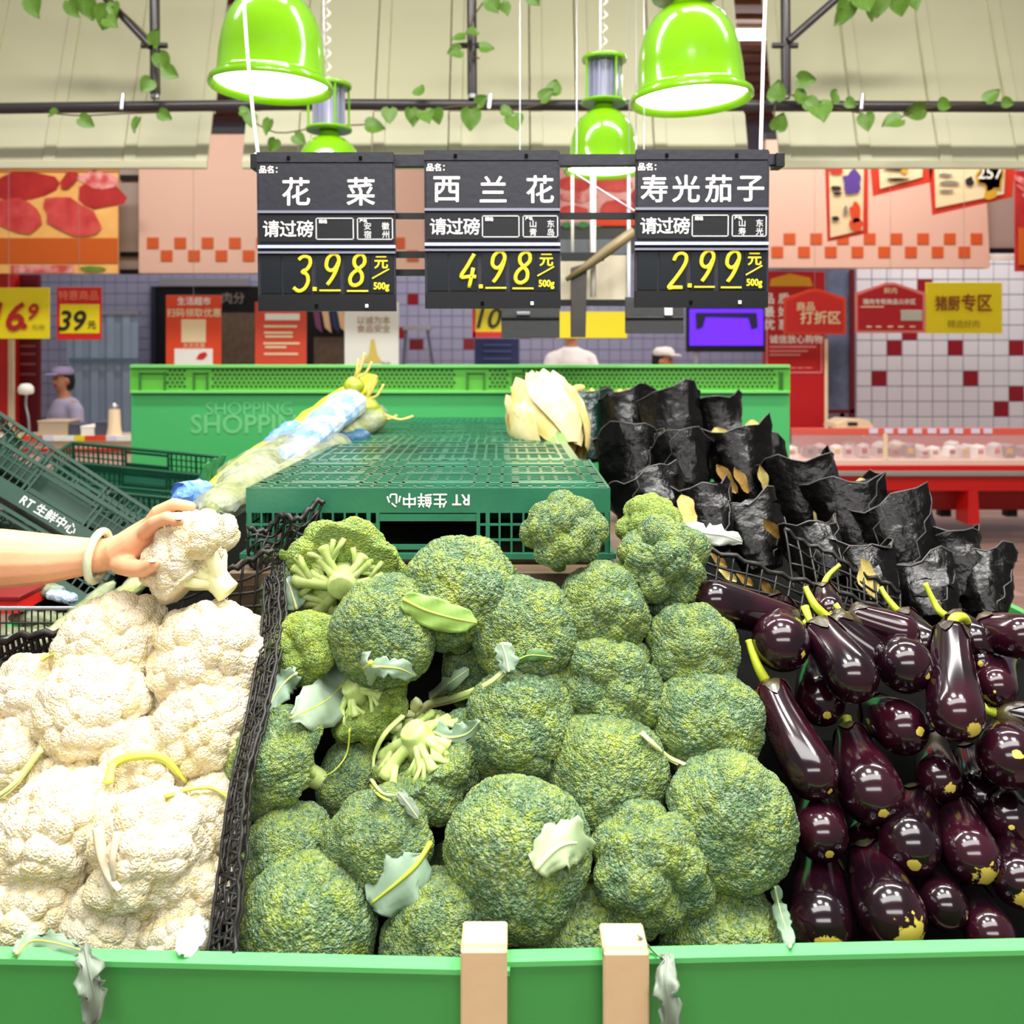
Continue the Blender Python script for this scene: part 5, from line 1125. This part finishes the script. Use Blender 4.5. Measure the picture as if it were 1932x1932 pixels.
leaf('dull green leaf wrapping the broccoli behind the round one', [(760, 1130), (800, 1150), (850, 1165), (900, 1175)], 60, M_gleaf, m_rib, 10, .012, .1)
leaf('dark green leaf scraps beside the upright silvery tip', [(972, 1248), (1000, 1236), (1045, 1240)], 26, mat('deep_green_leaf', '3E6A2E', .5), m_rib, 11, .01, .5)
leaf('grey-green leaf standing by the mesh at the rear corner', [(560, 1150), (548, 1110), (530, 1070)], 60, M_bleaf, m_ribw, 12, .01, .5)
leaf('olive leaf lying on the mesh behind the held cauliflower', [(560, 1050), (530, 1046), (495, 1048), (475, 1056)], 24, M_gleaf, m_rib, 13, .01, .3)
leaf('whitish curled leaf on the mesh screen beside the tall broccoli', [(1295, 990), (1330, 1005), (1365, 1010), (1400, 1022)], 44, M_wleaf, M_white, 14, .01, .5, Ys_=[1.44, 1.42, 1.42, 1.43])
leaf('narrow grey leaf between the last broccoli and the dark red eggplant', [(1462, 1672), (1470, 1710), (1482, 1750), (1492, 1788)], 34, M_bleaf, m_ribw, 15, .01, .5)
leaf('withered grey leaf hanging over the green board below the cauliflowers', [(160, 1785), (168, 1830), (178, 1880), (172, 1935)], 62, M_dleaf, M_dleaf, 16, 0, .6, Ys_=[.97, .955, .95, .95], ripple=1.1)
leaf('withered dark leaf hanging over the green board beside the second wooden slat', [(1256, 1800), (1255, 1850), (1262, 1900), (1258, 1960)], 60, M_dleaf, M_dleaf, 17, 0, .6, Ys_=[.965, .94, .935, .935], ripple=1.1)
leaf('grey leaf lying along the board under the corner cauliflower', [(30, 1800), (60, 1775), (110, 1780), (160, 1795)], 44, M_bleaf, m_rib, 18, .01, .4, name='cauliflower_leaf')
leaf('white cut leaf base at the foot of the divider', [(385, 1735), (365, 1760), (345, 1800)], 56, mat('cut_white_leaf', 'F2F4EE', .5), M_white, 19, .012, .2, name='cauliflower_leaf')
def rib(label, pts, w0, m=m_rib, name='leaf_rib', lift=.01, flat=.5, Y=None):
    pp = [onpile(x, y, lift) if Y is None else P(x, y, Y) for x, y in pts]; t = thing(name, label, 'leaf rib', pp[0]); pp = smoothline(pp, 5); n = len(pp)
    MB().tube(pp, [w0*p.y/F*(1-.55*i/n) for i, p in enumerate(pp)], 9, flat=flat).build('rib', m, t, smooth=True)
    MB().tube([p+Vector((0, .001, -w0*p.y/F*.5)) for p in pp[1:-2]], [w0*p.y/F*.7 for p in pp[1:-2]], 7, flat=.25).build('blade_remnant', m, t, smooth=True); return t
rib('long bare pale green leaf stalk crossing the middle of the broccoli', [(770, 1365), (805, 1330), (860, 1315), (920, 1290), (965, 1250)], 9, m_ribw)
rib('curved pale stem wrapping the side of the leafy upturned broccoli', [(760, 1350), (725, 1385), (705, 1430), (708, 1480)], 7, m_ribw)
rib('thick pale stub of stalk on the leafy upturned broccoli', [(750, 1375), (770, 1350), (790, 1322)], 20, m_ribw)
rib('cut pale stem between two crowns in the right-hand column', [(1210, 1382), (1235, 1405), (1262, 1428), (1292, 1442)], 7, m_ribw)
rib('thin green stalk curling below the leafy upturned broccoli', [(660, 1375), (655, 1420), (635, 1450), (612, 1465)], 4)
rib('thin broken stem by the gap over the front row', [(700, 1470), (720, 1495), (745, 1500)], 4, m_ribw)
rib('yellow-green stem under the silvery fan-shaped leaf', [(700, 1480), (715, 1500), (738, 1512)], 4)
rib('thin stem crossing beside the second wooden slat', [(1205, 1765), (1228, 1790), (1245, 1806)], 5, M_bleaf)
rib('broad yellow-green rib arching over the middle cauliflower', [(205, 1478), (215, 1440), (260, 1424), (310, 1430), (352, 1475)], 9)
rib('second yellow-green rib arching near the divider', [(315, 1502), (350, 1490), (400, 1486), (437, 1510)], 7)
rib('thick pale rib slanting down at the frame edge of the cauliflowers', [(78, 1412), (50, 1450), (25, 1480), (-10, 1505)], 13, mat('pale_green_rib', 'D4E094', .45))
rib('small yellow-green rib on the rear cauliflower near the mesh edge', [(78, 1246), (92, 1238), (104, 1232)], 5)
rib('grey-white cut stem of the split cauliflower', [(186, 1560), (192, 1610), (205, 1650), (226, 1680)], 12, mat('grey_white_stem', 'D8D2BC', .5, var=(12, 'C0AC88', .2)))
rib('second grey-white stem piece beside the split cauliflower stem', [(222, 1570), (212, 1620), (215, 1660)], 9, MATS['grey_white_stem'])

# ------------------------------------------------------------------ reaching arm
t = thing('person', "person's bare forearm with a pale jade bangle, its hand holding up a cauliflower", 'person', P(-60, 1054, 1.32))
seg = [([P(-130, 1056, 1.32), P(0, 1054, 1.325), P(95, 1054, 1.33), P(165, 1050, 1.335), P(205, 1046, 1.338)], [.046, .0435, .036, .0275, .0235]),
       ([P(205, 1046, 1.338), P(235, 1038, 1.335)], [.0245, .026]), ([P(222, 1045, 1.325), P(255, 1024, 1.32), P(276, 1002, 1.31)], [.022, .0225, .0135]),
       ([P(222, 1040, 1.345), P(258, 1015, 1.345), P(283, 990, 1.335)], [.022, .021, .0135]), ([P(222, 1040, 1.355), P(258, 1015, 1.365), P(283, 992, 1.36)], [.02, .019, .013]), ([P(225, 1042, 1.36), P(255, 1022, 1.38), P(278, 1004, 1.382)], [.018, .016, .0115])]
fing = [([P(274, 1004, 1.302), P(292, 986, 1.277), P(316, 976, 1.268), P(338, 984, 1.262)], [.0115, .0102, .0092, .0078]),
        ([P(281, 992, 1.33), P(298, 966, 1.322), P(328, 951, 1.318), P(360, 956, 1.314)], [.0118, .0105, .0094, .008]),
        ([P(281, 994, 1.358), P(302, 966, 1.362), P(332, 952, 1.364), P(356, 958, 1.366)], [.0112, .01, .009, .0078]),
        ([P(276, 1006, 1.38), P(296, 982, 1.392), P(318, 974, 1.398), P(336, 980, 1.402)], [.0098, .0088, .008, .007]),
        ([P(228, 1062, 1.315), P(250, 1072, 1.29), P(272, 1074, 1.268), P(290, 1064, 1.252)], [.017, .0135, .0115, .009])]
arm = capsules(seg+fing, .0026, 'forearm_and_hand', M_skin, t, 3); BAKE.append(arm)
for q in ((337, 979, 1.2545), (288, 1059, 1.2445)):
    MB().lathe([(0, .0012), (.004, .001), (.0052, 0), (.004, -.001)], 10, P(*q)).build('fingernail', mat('fingernail', 'F0C4AC', .3), arm, smooth=True)
c = P(186, 1049, 1.337); mb = MB(); pts = [c+Vector((.004*math.sin(2*k*math.pi/28), .036*math.cos(2*k*math.pi/28), .036*math.sin(2*k*math.pi/28))) for k in range(29)]
mb.tube(pts, .0062, 10, caps=False); mb.build('jade_bangle', mat('pale_jade', 'B4C49A', .15, var=(30, 'D4DCC0', .2), coat=.5), t, smooth=True, label='pale green jade bangle')

# ------------------------------------------------------------------ black film packs on the right
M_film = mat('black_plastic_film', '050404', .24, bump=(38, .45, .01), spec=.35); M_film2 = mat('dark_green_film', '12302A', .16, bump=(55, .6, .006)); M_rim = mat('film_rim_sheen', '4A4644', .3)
M_cabb = mat('yellow_cabbage_leaf', 'DCC888', .5, var=(16, 'C4B050', .2)); M_tan = mat('tan_dry_leaf', 'A8843C', .5, var=(20, '6E5428', .25))
def pack(label, top, bot, wd, Y, seed, film=M_film, nleaf=3, open_=1.15, leafm=M_cabb, back=.08, flat=.6):
    rnd = random.Random(seed); A = P(*bot, Y); B = P(*top, Y+back); ax = B-A; L = ax.length; an = ax.normalized()
    view = (A-Vector((0, 0, CZ))).normalized(); u = an.cross(view).normalized(); v = an.cross(u).normalized(); r0 = wd*.6*Y/F
    t = thing('wrapped_cabbage', label, 'wrapped vegetable', A, None, 'black film wrapped cabbages on the right of the stand')
    K = 18; M_ = 13; ph = [rnd.random()*6.28 for _ in range(4)]
    def ring(i):
        s_ = i/(M_-1); env = (.62+.38*math.sin(min(1, s_*1.5)*math.pi/2))*(1 if s_ < .7 else 1+(open_-1)*(s_-.7)/.3)
        out = []
        for k in range(K):
            a = 2*math.pi*k/K; q = env*(1+.10*math.sin(3*a+ph[0]+s_*2)+.05*math.sin(7*a+ph[1]-s_*5)+rnd.uniform(-.035, .035))
            zz = s_*L+(rnd.uniform(-.006, .006) if 0 < i < M_-1 else (.016*math.sin(2*a+ph[2])+.008*math.sin(5*a+ph[3]) if i else 0))
            out.append(A+an*zz+(u*math.cos(a)+v*math.sin(a)*flat)*r0*q)
        return out
    rows = [ring(i) for i in range(M_)]; mb = MB()
    for r in rows: mb.v += r
    for i in range(M_-1):
        for k in range(K):
            a = i*K+k; b2 = i*K+(k+1) % K
            if (i+k) % 2: mb.f += [[a, b2, b2+K], [a, b2+K, a+K]]
            else: mb.f += [[a, b2, a+K], [b2, b2+K, a+K]]
    mb.f.append(list(range(K))[::-1]); mb.build('film_sleeve', film, t, smooth='auto', fix=False)
    MB().tube(rows[-1]+[rows[-1][0]], .0016, 5, caps=False).build('sleeve_edge', M_rim, t, smooth=True)  # paler edge tube: highlight along the rim put into its colour
    # sheen lines put in as paler tubes running down the film
    for q in range(2):
        k = rnd.randrange(K); MB().tube([rows[i][(k+(i//3)) % K]+(rows[i][(k+(i//3)) % K]-(A+an*(i/(M_-1)*L))).normalized()*.001 for i in range(1, M_)], .0013, 4).build('sheen_line', M_rim, t, smooth=True)
    # body of the cabbage and the leaves poking out
    mb = MB(); mb.tube([A+an*L*f for f in (.1, .3, .6, .85, .97)], [r0*.5*f for f in (.8, 1.05, 1.1, .8, .2)], 12, flat=flat); mb.build('cabbage_head', leafm, t, smooth=True)
    for q in range(nleaf):
        a = rnd.uniform(-.8, .8); base = A+an*L*.72+u*a*r0*.7; tip = A+an*(L*(1.03+rnd.random()*.10))+u*a*r0*1.05
        s1 = leafmesh(1, .7, seed*7+q, False, .15, 2, 8, 4); o = mob('leaf', s1, leafm, t)
        d = (tip-base); fx = d.normalized(); zz = (-view-(-view).dot(fx)*fx).normalized(); xx = fx.cross(zz).normalized(); Mx = Matrix((xx, fx, zz)).transposed()
        o.location = base-A; o.rotation_euler = (Mx @ Matrix.Rotation(rnd.uniform(-.5, .5), 3, 'Y')).to_euler(); o.scale = (d.length*.9,)*3
    return t
pk = [
 ('dark green film pack beside the bare cabbage heads', (1098, 742), (1118, 870), 82, 2.9, M_film2, 2),
 ('black film pack with pale leaf tips, second in the back row', (1180, 744), (1190, 880), 84, 2.8, M_film, 3),
 ('black film pack with brown leaf tips in the middle of the back row', (1262, 742), (1280, 880), 92, 2.75, M_film, 3),
 ('tall black film pack at the right end of the back row', (1342, 752), (1365, 900), 88, 2.8, M_film, 0),
 ('wide black sleeve with a folded front lip, below the dark green pack', (1185, 815), (1205, 965), 100, 2.35, M_film, 0),
 ('black film pack with a white crease, centre of the second row', (1275, 830), (1300, 975), 96, 2.3, M_film, 0),
 ('black film pack leaning right in the second row, pale leaf at its edge', (1380, 812), (1420, 960), 100, 2.35, M_film, 2),
 ('black film pack with cream leaf beside the green back board', (1425, 835), (1465, 980), 76, 2.5, M_film, 2),
 ('black film pack directly behind the tall knobbly broccoli', (1215, 905), (1245, 1010), 110, 1.9, M_film, 0),
 ('black film pack behind the white curled leaf, tan leaf showing', (1315, 925), (1345, 1040), 100, 1.85, M_film, 0),
 ('black film pack above the mesh screen with brown streaks', (1400, 950), (1440, 1075), 96, 1.85, M_film, 0),
 ('rounded black film pack in front of the red meat counter', (1505, 868), (1555, 1040), 104, 2.2, M_film, 0),
 ('black film pack with a cream and red tip, before the meat counter', (1590, 912), (1640, 1070), 112, 2.05, M_film, 2),
 ('black film pack sloping down in front of the floor planks', (1672, 948), (1722, 1100), 112, 1.98, M_film, 0),
 ('small black film pack above the thin stemmed eggplant', (1520, 1000), (1570, 1100), 90, 1.75, M_film, 0),
 ('black film pack with pale tan stripes behind the rear eggplant stems', (1620, 1040), (1660, 1150), 90, 1.7, M_film, 0),
 ('flat topped black film pack nearest the brown floor', (1775, 1010), (1810, 1130), 110, 1.95, M_film, 0),
 ('last black film pack at the end of the sloping row', (1850, 1045), (1862, 1160), 84, 1.9, M_film, 0),
 ('black film pack behind the forked eggplant stem', (1730, 1070), (1760, 1170), 96, 1.72, M_film, 0)]
for k, (lab, tp, bt, wd, Y, fm, nl) in enumerate(pk): pack(lab, tp, bt, wd, Y, 300+k, fm, nl)
for k, (x, y, w_, h_, a, Y) in enumerate(((1305, 965, 30, 55, -.3, 1.78), (1412, 905, 14, 50, -.5, 1.9), (1390, 900, 12, 60, -.6, 2.0), (1445, 900, 22, 50, -.4, 2.0), (1470, 990, 16, 50, -.6, 1.72), (1420, 1085, 14, 40, -.9, 1.6), (1390, 1075, 14, 44, -.9, 1.6), (1455, 1100, 18, 44, -.8, 1.6), (1480, 1115, 20, 36, -.8, 1.6), (1645, 1095, 34, 70, -.2, 1.6), (1372, 1050, 12, 40, -.9, 1.62))):
    c0 = P(x, y, Y); t = thing('cabbage_leaf', ('round tan leaf just above the tall knobbly broccoli', 'upper thin tan leaf sliver between black packs', 'long tan leaf sliver left of the broad tan one', 'broad tan leaf in the middle of the black packs', 'tan leaf at the top of the mesh screen', 'thin tan leaf behind the mesh, second from its left end', 'cream leaf end behind the left part of the mesh', 'tan leaf behind the middle of the mesh', 'tan leaf behind the right part of the mesh', 'largest pale tan leaf behind the rear eggplant stems', 'small tan leaf at the left end of the mesh screen')[k], 'leaf', c0, None, 'tan leaf glimpses among the black packs')
    o = mob('blade', leafmesh(1, .34 if w_ < 28 else .6, k, False, .1, 3, 8, 4), M_tan if k % 3 else M_cabb, t, (0, 0, -h_*Y/F/2), Euler((math.radians(80+k*9 % 40), a, .5*math.sin(k*3))), (h_*Y/F*1.1,)*3)
t = thing('napa_cabbage', 'bare yellow-white napa cabbage beside the dark green film pack', 'cabbage', P(1060, 870, 2.6))
A = P(1062, 868, 2.6); B = P(1008, 752, 2.78); d = B-A; an = d.normalized(); u, v = frame(an)
mb = MB(); mb.tube([A+d*f for f in (.02, .25, .5, .75, .95)], [.035, .075, .1, .1, .05], 16); mb.build('heart', M_cabb, t, smooth=True)
for k in range(11):
    a = k*2.4; rr_ = .085+.012*(k % 3); V = []; Fc = []; n = 6; L2 = d.length*(1.02+.08*((k*5) % 4)/4)
    for i in range(11):
        s_ = i/10; wv = (.3+.7*math.sin(min(1, s_*1.25)*math.pi*.62))*(1 if s_ < .8 else 1-.5*((s_-.8)/.2)**2); rad_ = rr_*(.35+.95*math.sin(math.pi*min(1, .12+s_*.62)))*(1-.15*s_)
        for j in range(-3, 4):
            aa = a+j/3*wv*.75; V.append(A+an*(L2*s_+.012*math.sin(j*2+k)*s_)+(u*math.cos(aa)+v*math.sin(aa))*(rad_+.008*math.sin(i*1.3+j*2+k)*s_))
    for i in range(10):
        for j in range(6): q_ = i*7+j; Fc.append([q_, q_+1, q_+8, q_+7])
    mb = MB(); mb.v = V; mb.f = Fc; mb.build('leaf', M_cabb if k % 2 else mat('cream_cabbage_leaf', 'E4D8A8', .5, var=(20, 'D4C478', .2)), t, smooth=True)
leaf('green outer leaf hanging from the bare napa cabbage', [(1035, 800), (1050, 830), (1062, 862)], 40, M_gleaf, m_ribw, 33, 0, .2, Ys_=[2.6, 2.55, 2.5], name='cabbage_leaf')
for k, (x0, y0, x1, y1) in enumerate(((1062, 745, 1104, 730), (1425, 845, 1442, 805), (1410, 838, 1436, 828))):
    leaf(('yellow leaf tips above the dark green film pack', 'cream leaf tip pointing up beside the back board', 'second cream leaf tip beside the back board')[k], [(x0, y0), ((x0+x1)/2, (y0+y1)/2-3), (x1, y1)], 16, M_cabb, m_ribw, 40+k, 0, .2, Ys_=2.75-.2*(k > 0), name='cabbage_leaf')

# ------------------------------------------------------------------ bagged greens on the left
M_clear = mat('clear_crinkled_film', 'B4BCB0', .15, alpha=.4, bump=(70, .8, .006), var=(16, '9CA878', .1)); M_bluefilm = mat('pale_blue_film', '7CA8DC', .2, bump=(60, .6, .005), var=(13, 'C8D4E0', .06))
M_yfilm = mat('bright_yellow_film', 'E8E020', .25, bump=(50, .5, .005)); M_greens = mat('packed_greens', '6E7C30', .6, var=(30, 'B4B888', .12), bump=(60, .8, .006)); M_blue2 = mat('cornflower_bag', '6C9CE8', .3, bump=(50, .6, .006)); M_darkblue = mat('dark_teal_film', '2A5878', .25, bump=(40, .5, .006))
def bag(label, a, b_, wd, Y0, Y1, film, core, seed, flat=.7, name='bagged_greens'):
    rnd = random.Random(seed); A = P(*a, Y0); B = P(*b_, Y1); wd = wd*(1.3 if Y1 > 1.7 and Y0 != Y1 else 1); t = thing(name, label, 'bagged vegetable', A, None, 'bagged greens along the left of the crates')
    for nm, mm, f, K, j in (('film', film, 1, 16, .1), ('greens', core, .82, 12, .06)):
        if mm is None: continue
        N = 14; pts = []; rr = []
        for i in range(N+1):
            s_ = i/N; Y = Y0+(Y1-Y0)*s_; pts.append(A.lerp(B, s_)+Vector((rnd.uniform(-1, 1), 0, rnd.uniform(-1, 1)))*wd*Y/F*.04); rr.append(max(.003, wd/2*Y/F*f*min(1, .25+2.2*math.sin(math.pi*min(1, s_*.96+.03)))*(1+rnd.uniform(-j, j))))
        mb = MB(); mb.tube(pts, rr, K, flat=flat)
        for q in range(len(mb.v)): mb.v[q] = mb.v[q]+Vector((rnd.uniform(-1, 1), rnd.uniform(-1, 1), rnd.uniform(-1, 1)))*wd*Y0/F*.03
        mb.build(nm, mm, t, smooth=(nm == 'greens'))
    return t
bag('long bright yellow film bundle nearest the green back board', (400, 925), (705, 712), 42, 2.0, 3.3, M_yfilm, None, 1)
bag('bundle in pale blue and white film leaning against the yellow one', (530, 880), (665, 752), 58, 2.1, 2.9, M_bluefilm, M_greens, 2)
bag('clear film bag of greens with blue print below the yellow bundle', (430, 915), (560, 835), 66, 1.85, 2.4, M_clear, M_greens, 3)
bag('clear film bag of greens beside the upturned crates', (515, 915), (640, 835), 56, 1.9, 2.5, M_clear, M_greens, 4)
bag('clear film bag of pale greens at the rear end of the bundle row', (600, 850), (715, 780), 52, 2.5, 3.0, M_clear, M_greens, 5)
bag('nearest clear film bag of greens, directly behind the held cauliflower', (395, 965), (500, 885), 68, 1.65, 1.95, M_clear, M_greens, 6)
bag('dark teal film bag lying against the crate row', (610, 845), (690, 820), 34, 2.45, 2.7, M_darkblue, None, 7)
bag('cornflower blue bag knot just above the fingers', (332, 935), (392, 928), 42, 1.75, 1.8, M_blue2, None, 8, .9)
bag('small pale blue print bag between the clear bags', (500, 850), (560, 800), 34, 2.3, 2.5, M_blue2, None, 9)
for k, (x, y, r, lab) in enumerate(((690, 770, 26, 'green kohlrabi at the top of the left bundle, upper one'), (705, 790, 26, 'green kohlrabi at the top of the left bundle, lower one with a long stem'), (668, 728, 20, 'yellow-green kohlrabi at the very top of the left bundle'))):
    Y = 2.9; c0 = P(x, y, Y); t = thing('kohlrabi', lab, 'kohlrabi', c0, None, 'kohlrabi at the end of the bagged greens'); rr = r*Y/F
    mb = MB(); mb.lathe([(rr*math.sin(a)*(1+.05*math.sin(a*5)), -rr*.9*math.cos(a)) for a in [i*math.pi/10 for i in range(11)]], 18, c0); mb.build('bulb', mat('kohlrabi_skin', '8C9C1C' if k < 2 else 'C0C42C', .35, var=(20, 'B0B83C', .2)), t, smooth=True)
    for q in range(3):
        dx = (8, 20, 34)[q]*(1 if k != 1 else 2.2); dy = (-50, -62, -45)[q]*(1 if k != 1 else .1)
        MB().tube(smoothline([c0+Vector((0, -.002, rr*.7)), P(x+dx*.6, y+dy*.6+4, Y-.01), P(x+dx, y+dy, Y)]), .0045, 6).build('stem', mat('pale_root', 'DCC468', .5), t, smooth=True)
for k, (x, y) in enumerate(((388, 900), (398, 892), (410, 885))):
    leaf(('pointed green leaf sprouting above the blue bag knot, leftmost', 'tallest pointed green leaf above the blue bag knot', 'pointed green leaf touching the yellow bundle')[k], [(x-4, y+24), (x, y-4), (x+6+4*k, y-28)], 16, mat('sprout_leaf', '2E8A4C', .5), M_gleaf, 50+k, 0, .05, Ys_=2.3, name='sprout_leaf')
# things under the arm
for k, (a, b_, wd, lab, mm) in enumerate((((75, 1215), (215, 1100), 34, 'bundle of green onions in clear film under the wrist', M_greens), ((150, 1195), (275, 1085), 42, 'bundle of pale green onions under the hand', mat('pale_onion_greens', 'B8C070', .5, var=(25, '8C9A40', .15), bump=(50, .6, .005))))):
    bag(lab, a, b_, wd, 1.53, 1.7, M_clear, mm, 60+k, .8, 'green_onions')
for k, (a, b_, wd, lab, fm) in enumerate((((-20, 1120), (120, 1112), 30, 'dark green bagged greens in the clutter below the forearm', M_clear), ((20, 1165), (150, 1172), 34, 'flat pack of dark leaves below the forearm', M_clear), ((-30, 1200), (110, 1200), 44, 'lowest bag of mixed greens above the sagging mesh edge', M_clear), ((90, 1120), (145, 1130), 26, 'small pack with a whitish label below the wrist', M_bluefilm))):
    bag(lab, a, b_, wd, 1.85-.05*k, 1.85-.05*k, fm, mat('dark_packed_greens', '4A5A30', .6, var=(30, '8A8C78', .15), bump=(60, .8, .006)), 70+k, .8)
t = thing('red_box', 'small red box at the frame edge below the forearm', 'box', P(0, 1160, 1.75)); rect('body', -60, 1132, 34, 1158, 1.75, M_redp, t, .1); rect('lid', -62, 1126, 36, 1133, 1.745, mat('dark_red_lid', '7A1014', .4), t, .11)
t = thing('cardboard_scrap', 'grey-beige cardboard scrap by the sagging mesh edge', 'cardboard', P(20, 1240, 1.5)); poly('sheet', [(-40, 1222), (42, 1190), (58, 1218), (20, 1232), (8, 1242), (-40, 1256)], 1.5, mat('grey_cardboard', 'B8B4A0', .7, var=(20, 'A4A08C', .2)), t, .003)
poly('fold', [(-40, 1222), (42, 1190), (44, 1194), (-40, 1227)], 1.496, mat('grey_cardboard', 'B8B4A0', .7), t, .003)
t = thing('wire_basket', 'dark wire basket holding the greens below the forearm', 'basket', P(40, 1250, 1.8)); mb = MB()
for x in range(-60, 190, 12): mb.tube([P(x, 1150, 1.66), P(x, 1260, 1.66)], .0016, 5)
for y in (1150, 1175, 1200, 1225, 1250): mb.tube([P(-60, y, 1.66), P(190, y, 1.66)], .002, 5)
mb.build('wire_side', mat('dark_wire', '2C3028', .4), t, kind='stuff'); MB().tube([P(-60, 1148, 1.66), P(190, 1148, 1.66)], .004, 8).build('rim', M_steel, t); bbox('basket_floor', (P(60, 1262, 1.75).x, 1.76, P(0, 1262, 1.7).z), (.28, .22, .01), M_dark, t)

bag('pale blue film bag seen through the square black mesh screen', (330, 1190), (505, 1120), 84, 1.5, 1.52, M_bluefilm, None, 90, .5)
flush_text(); bake()
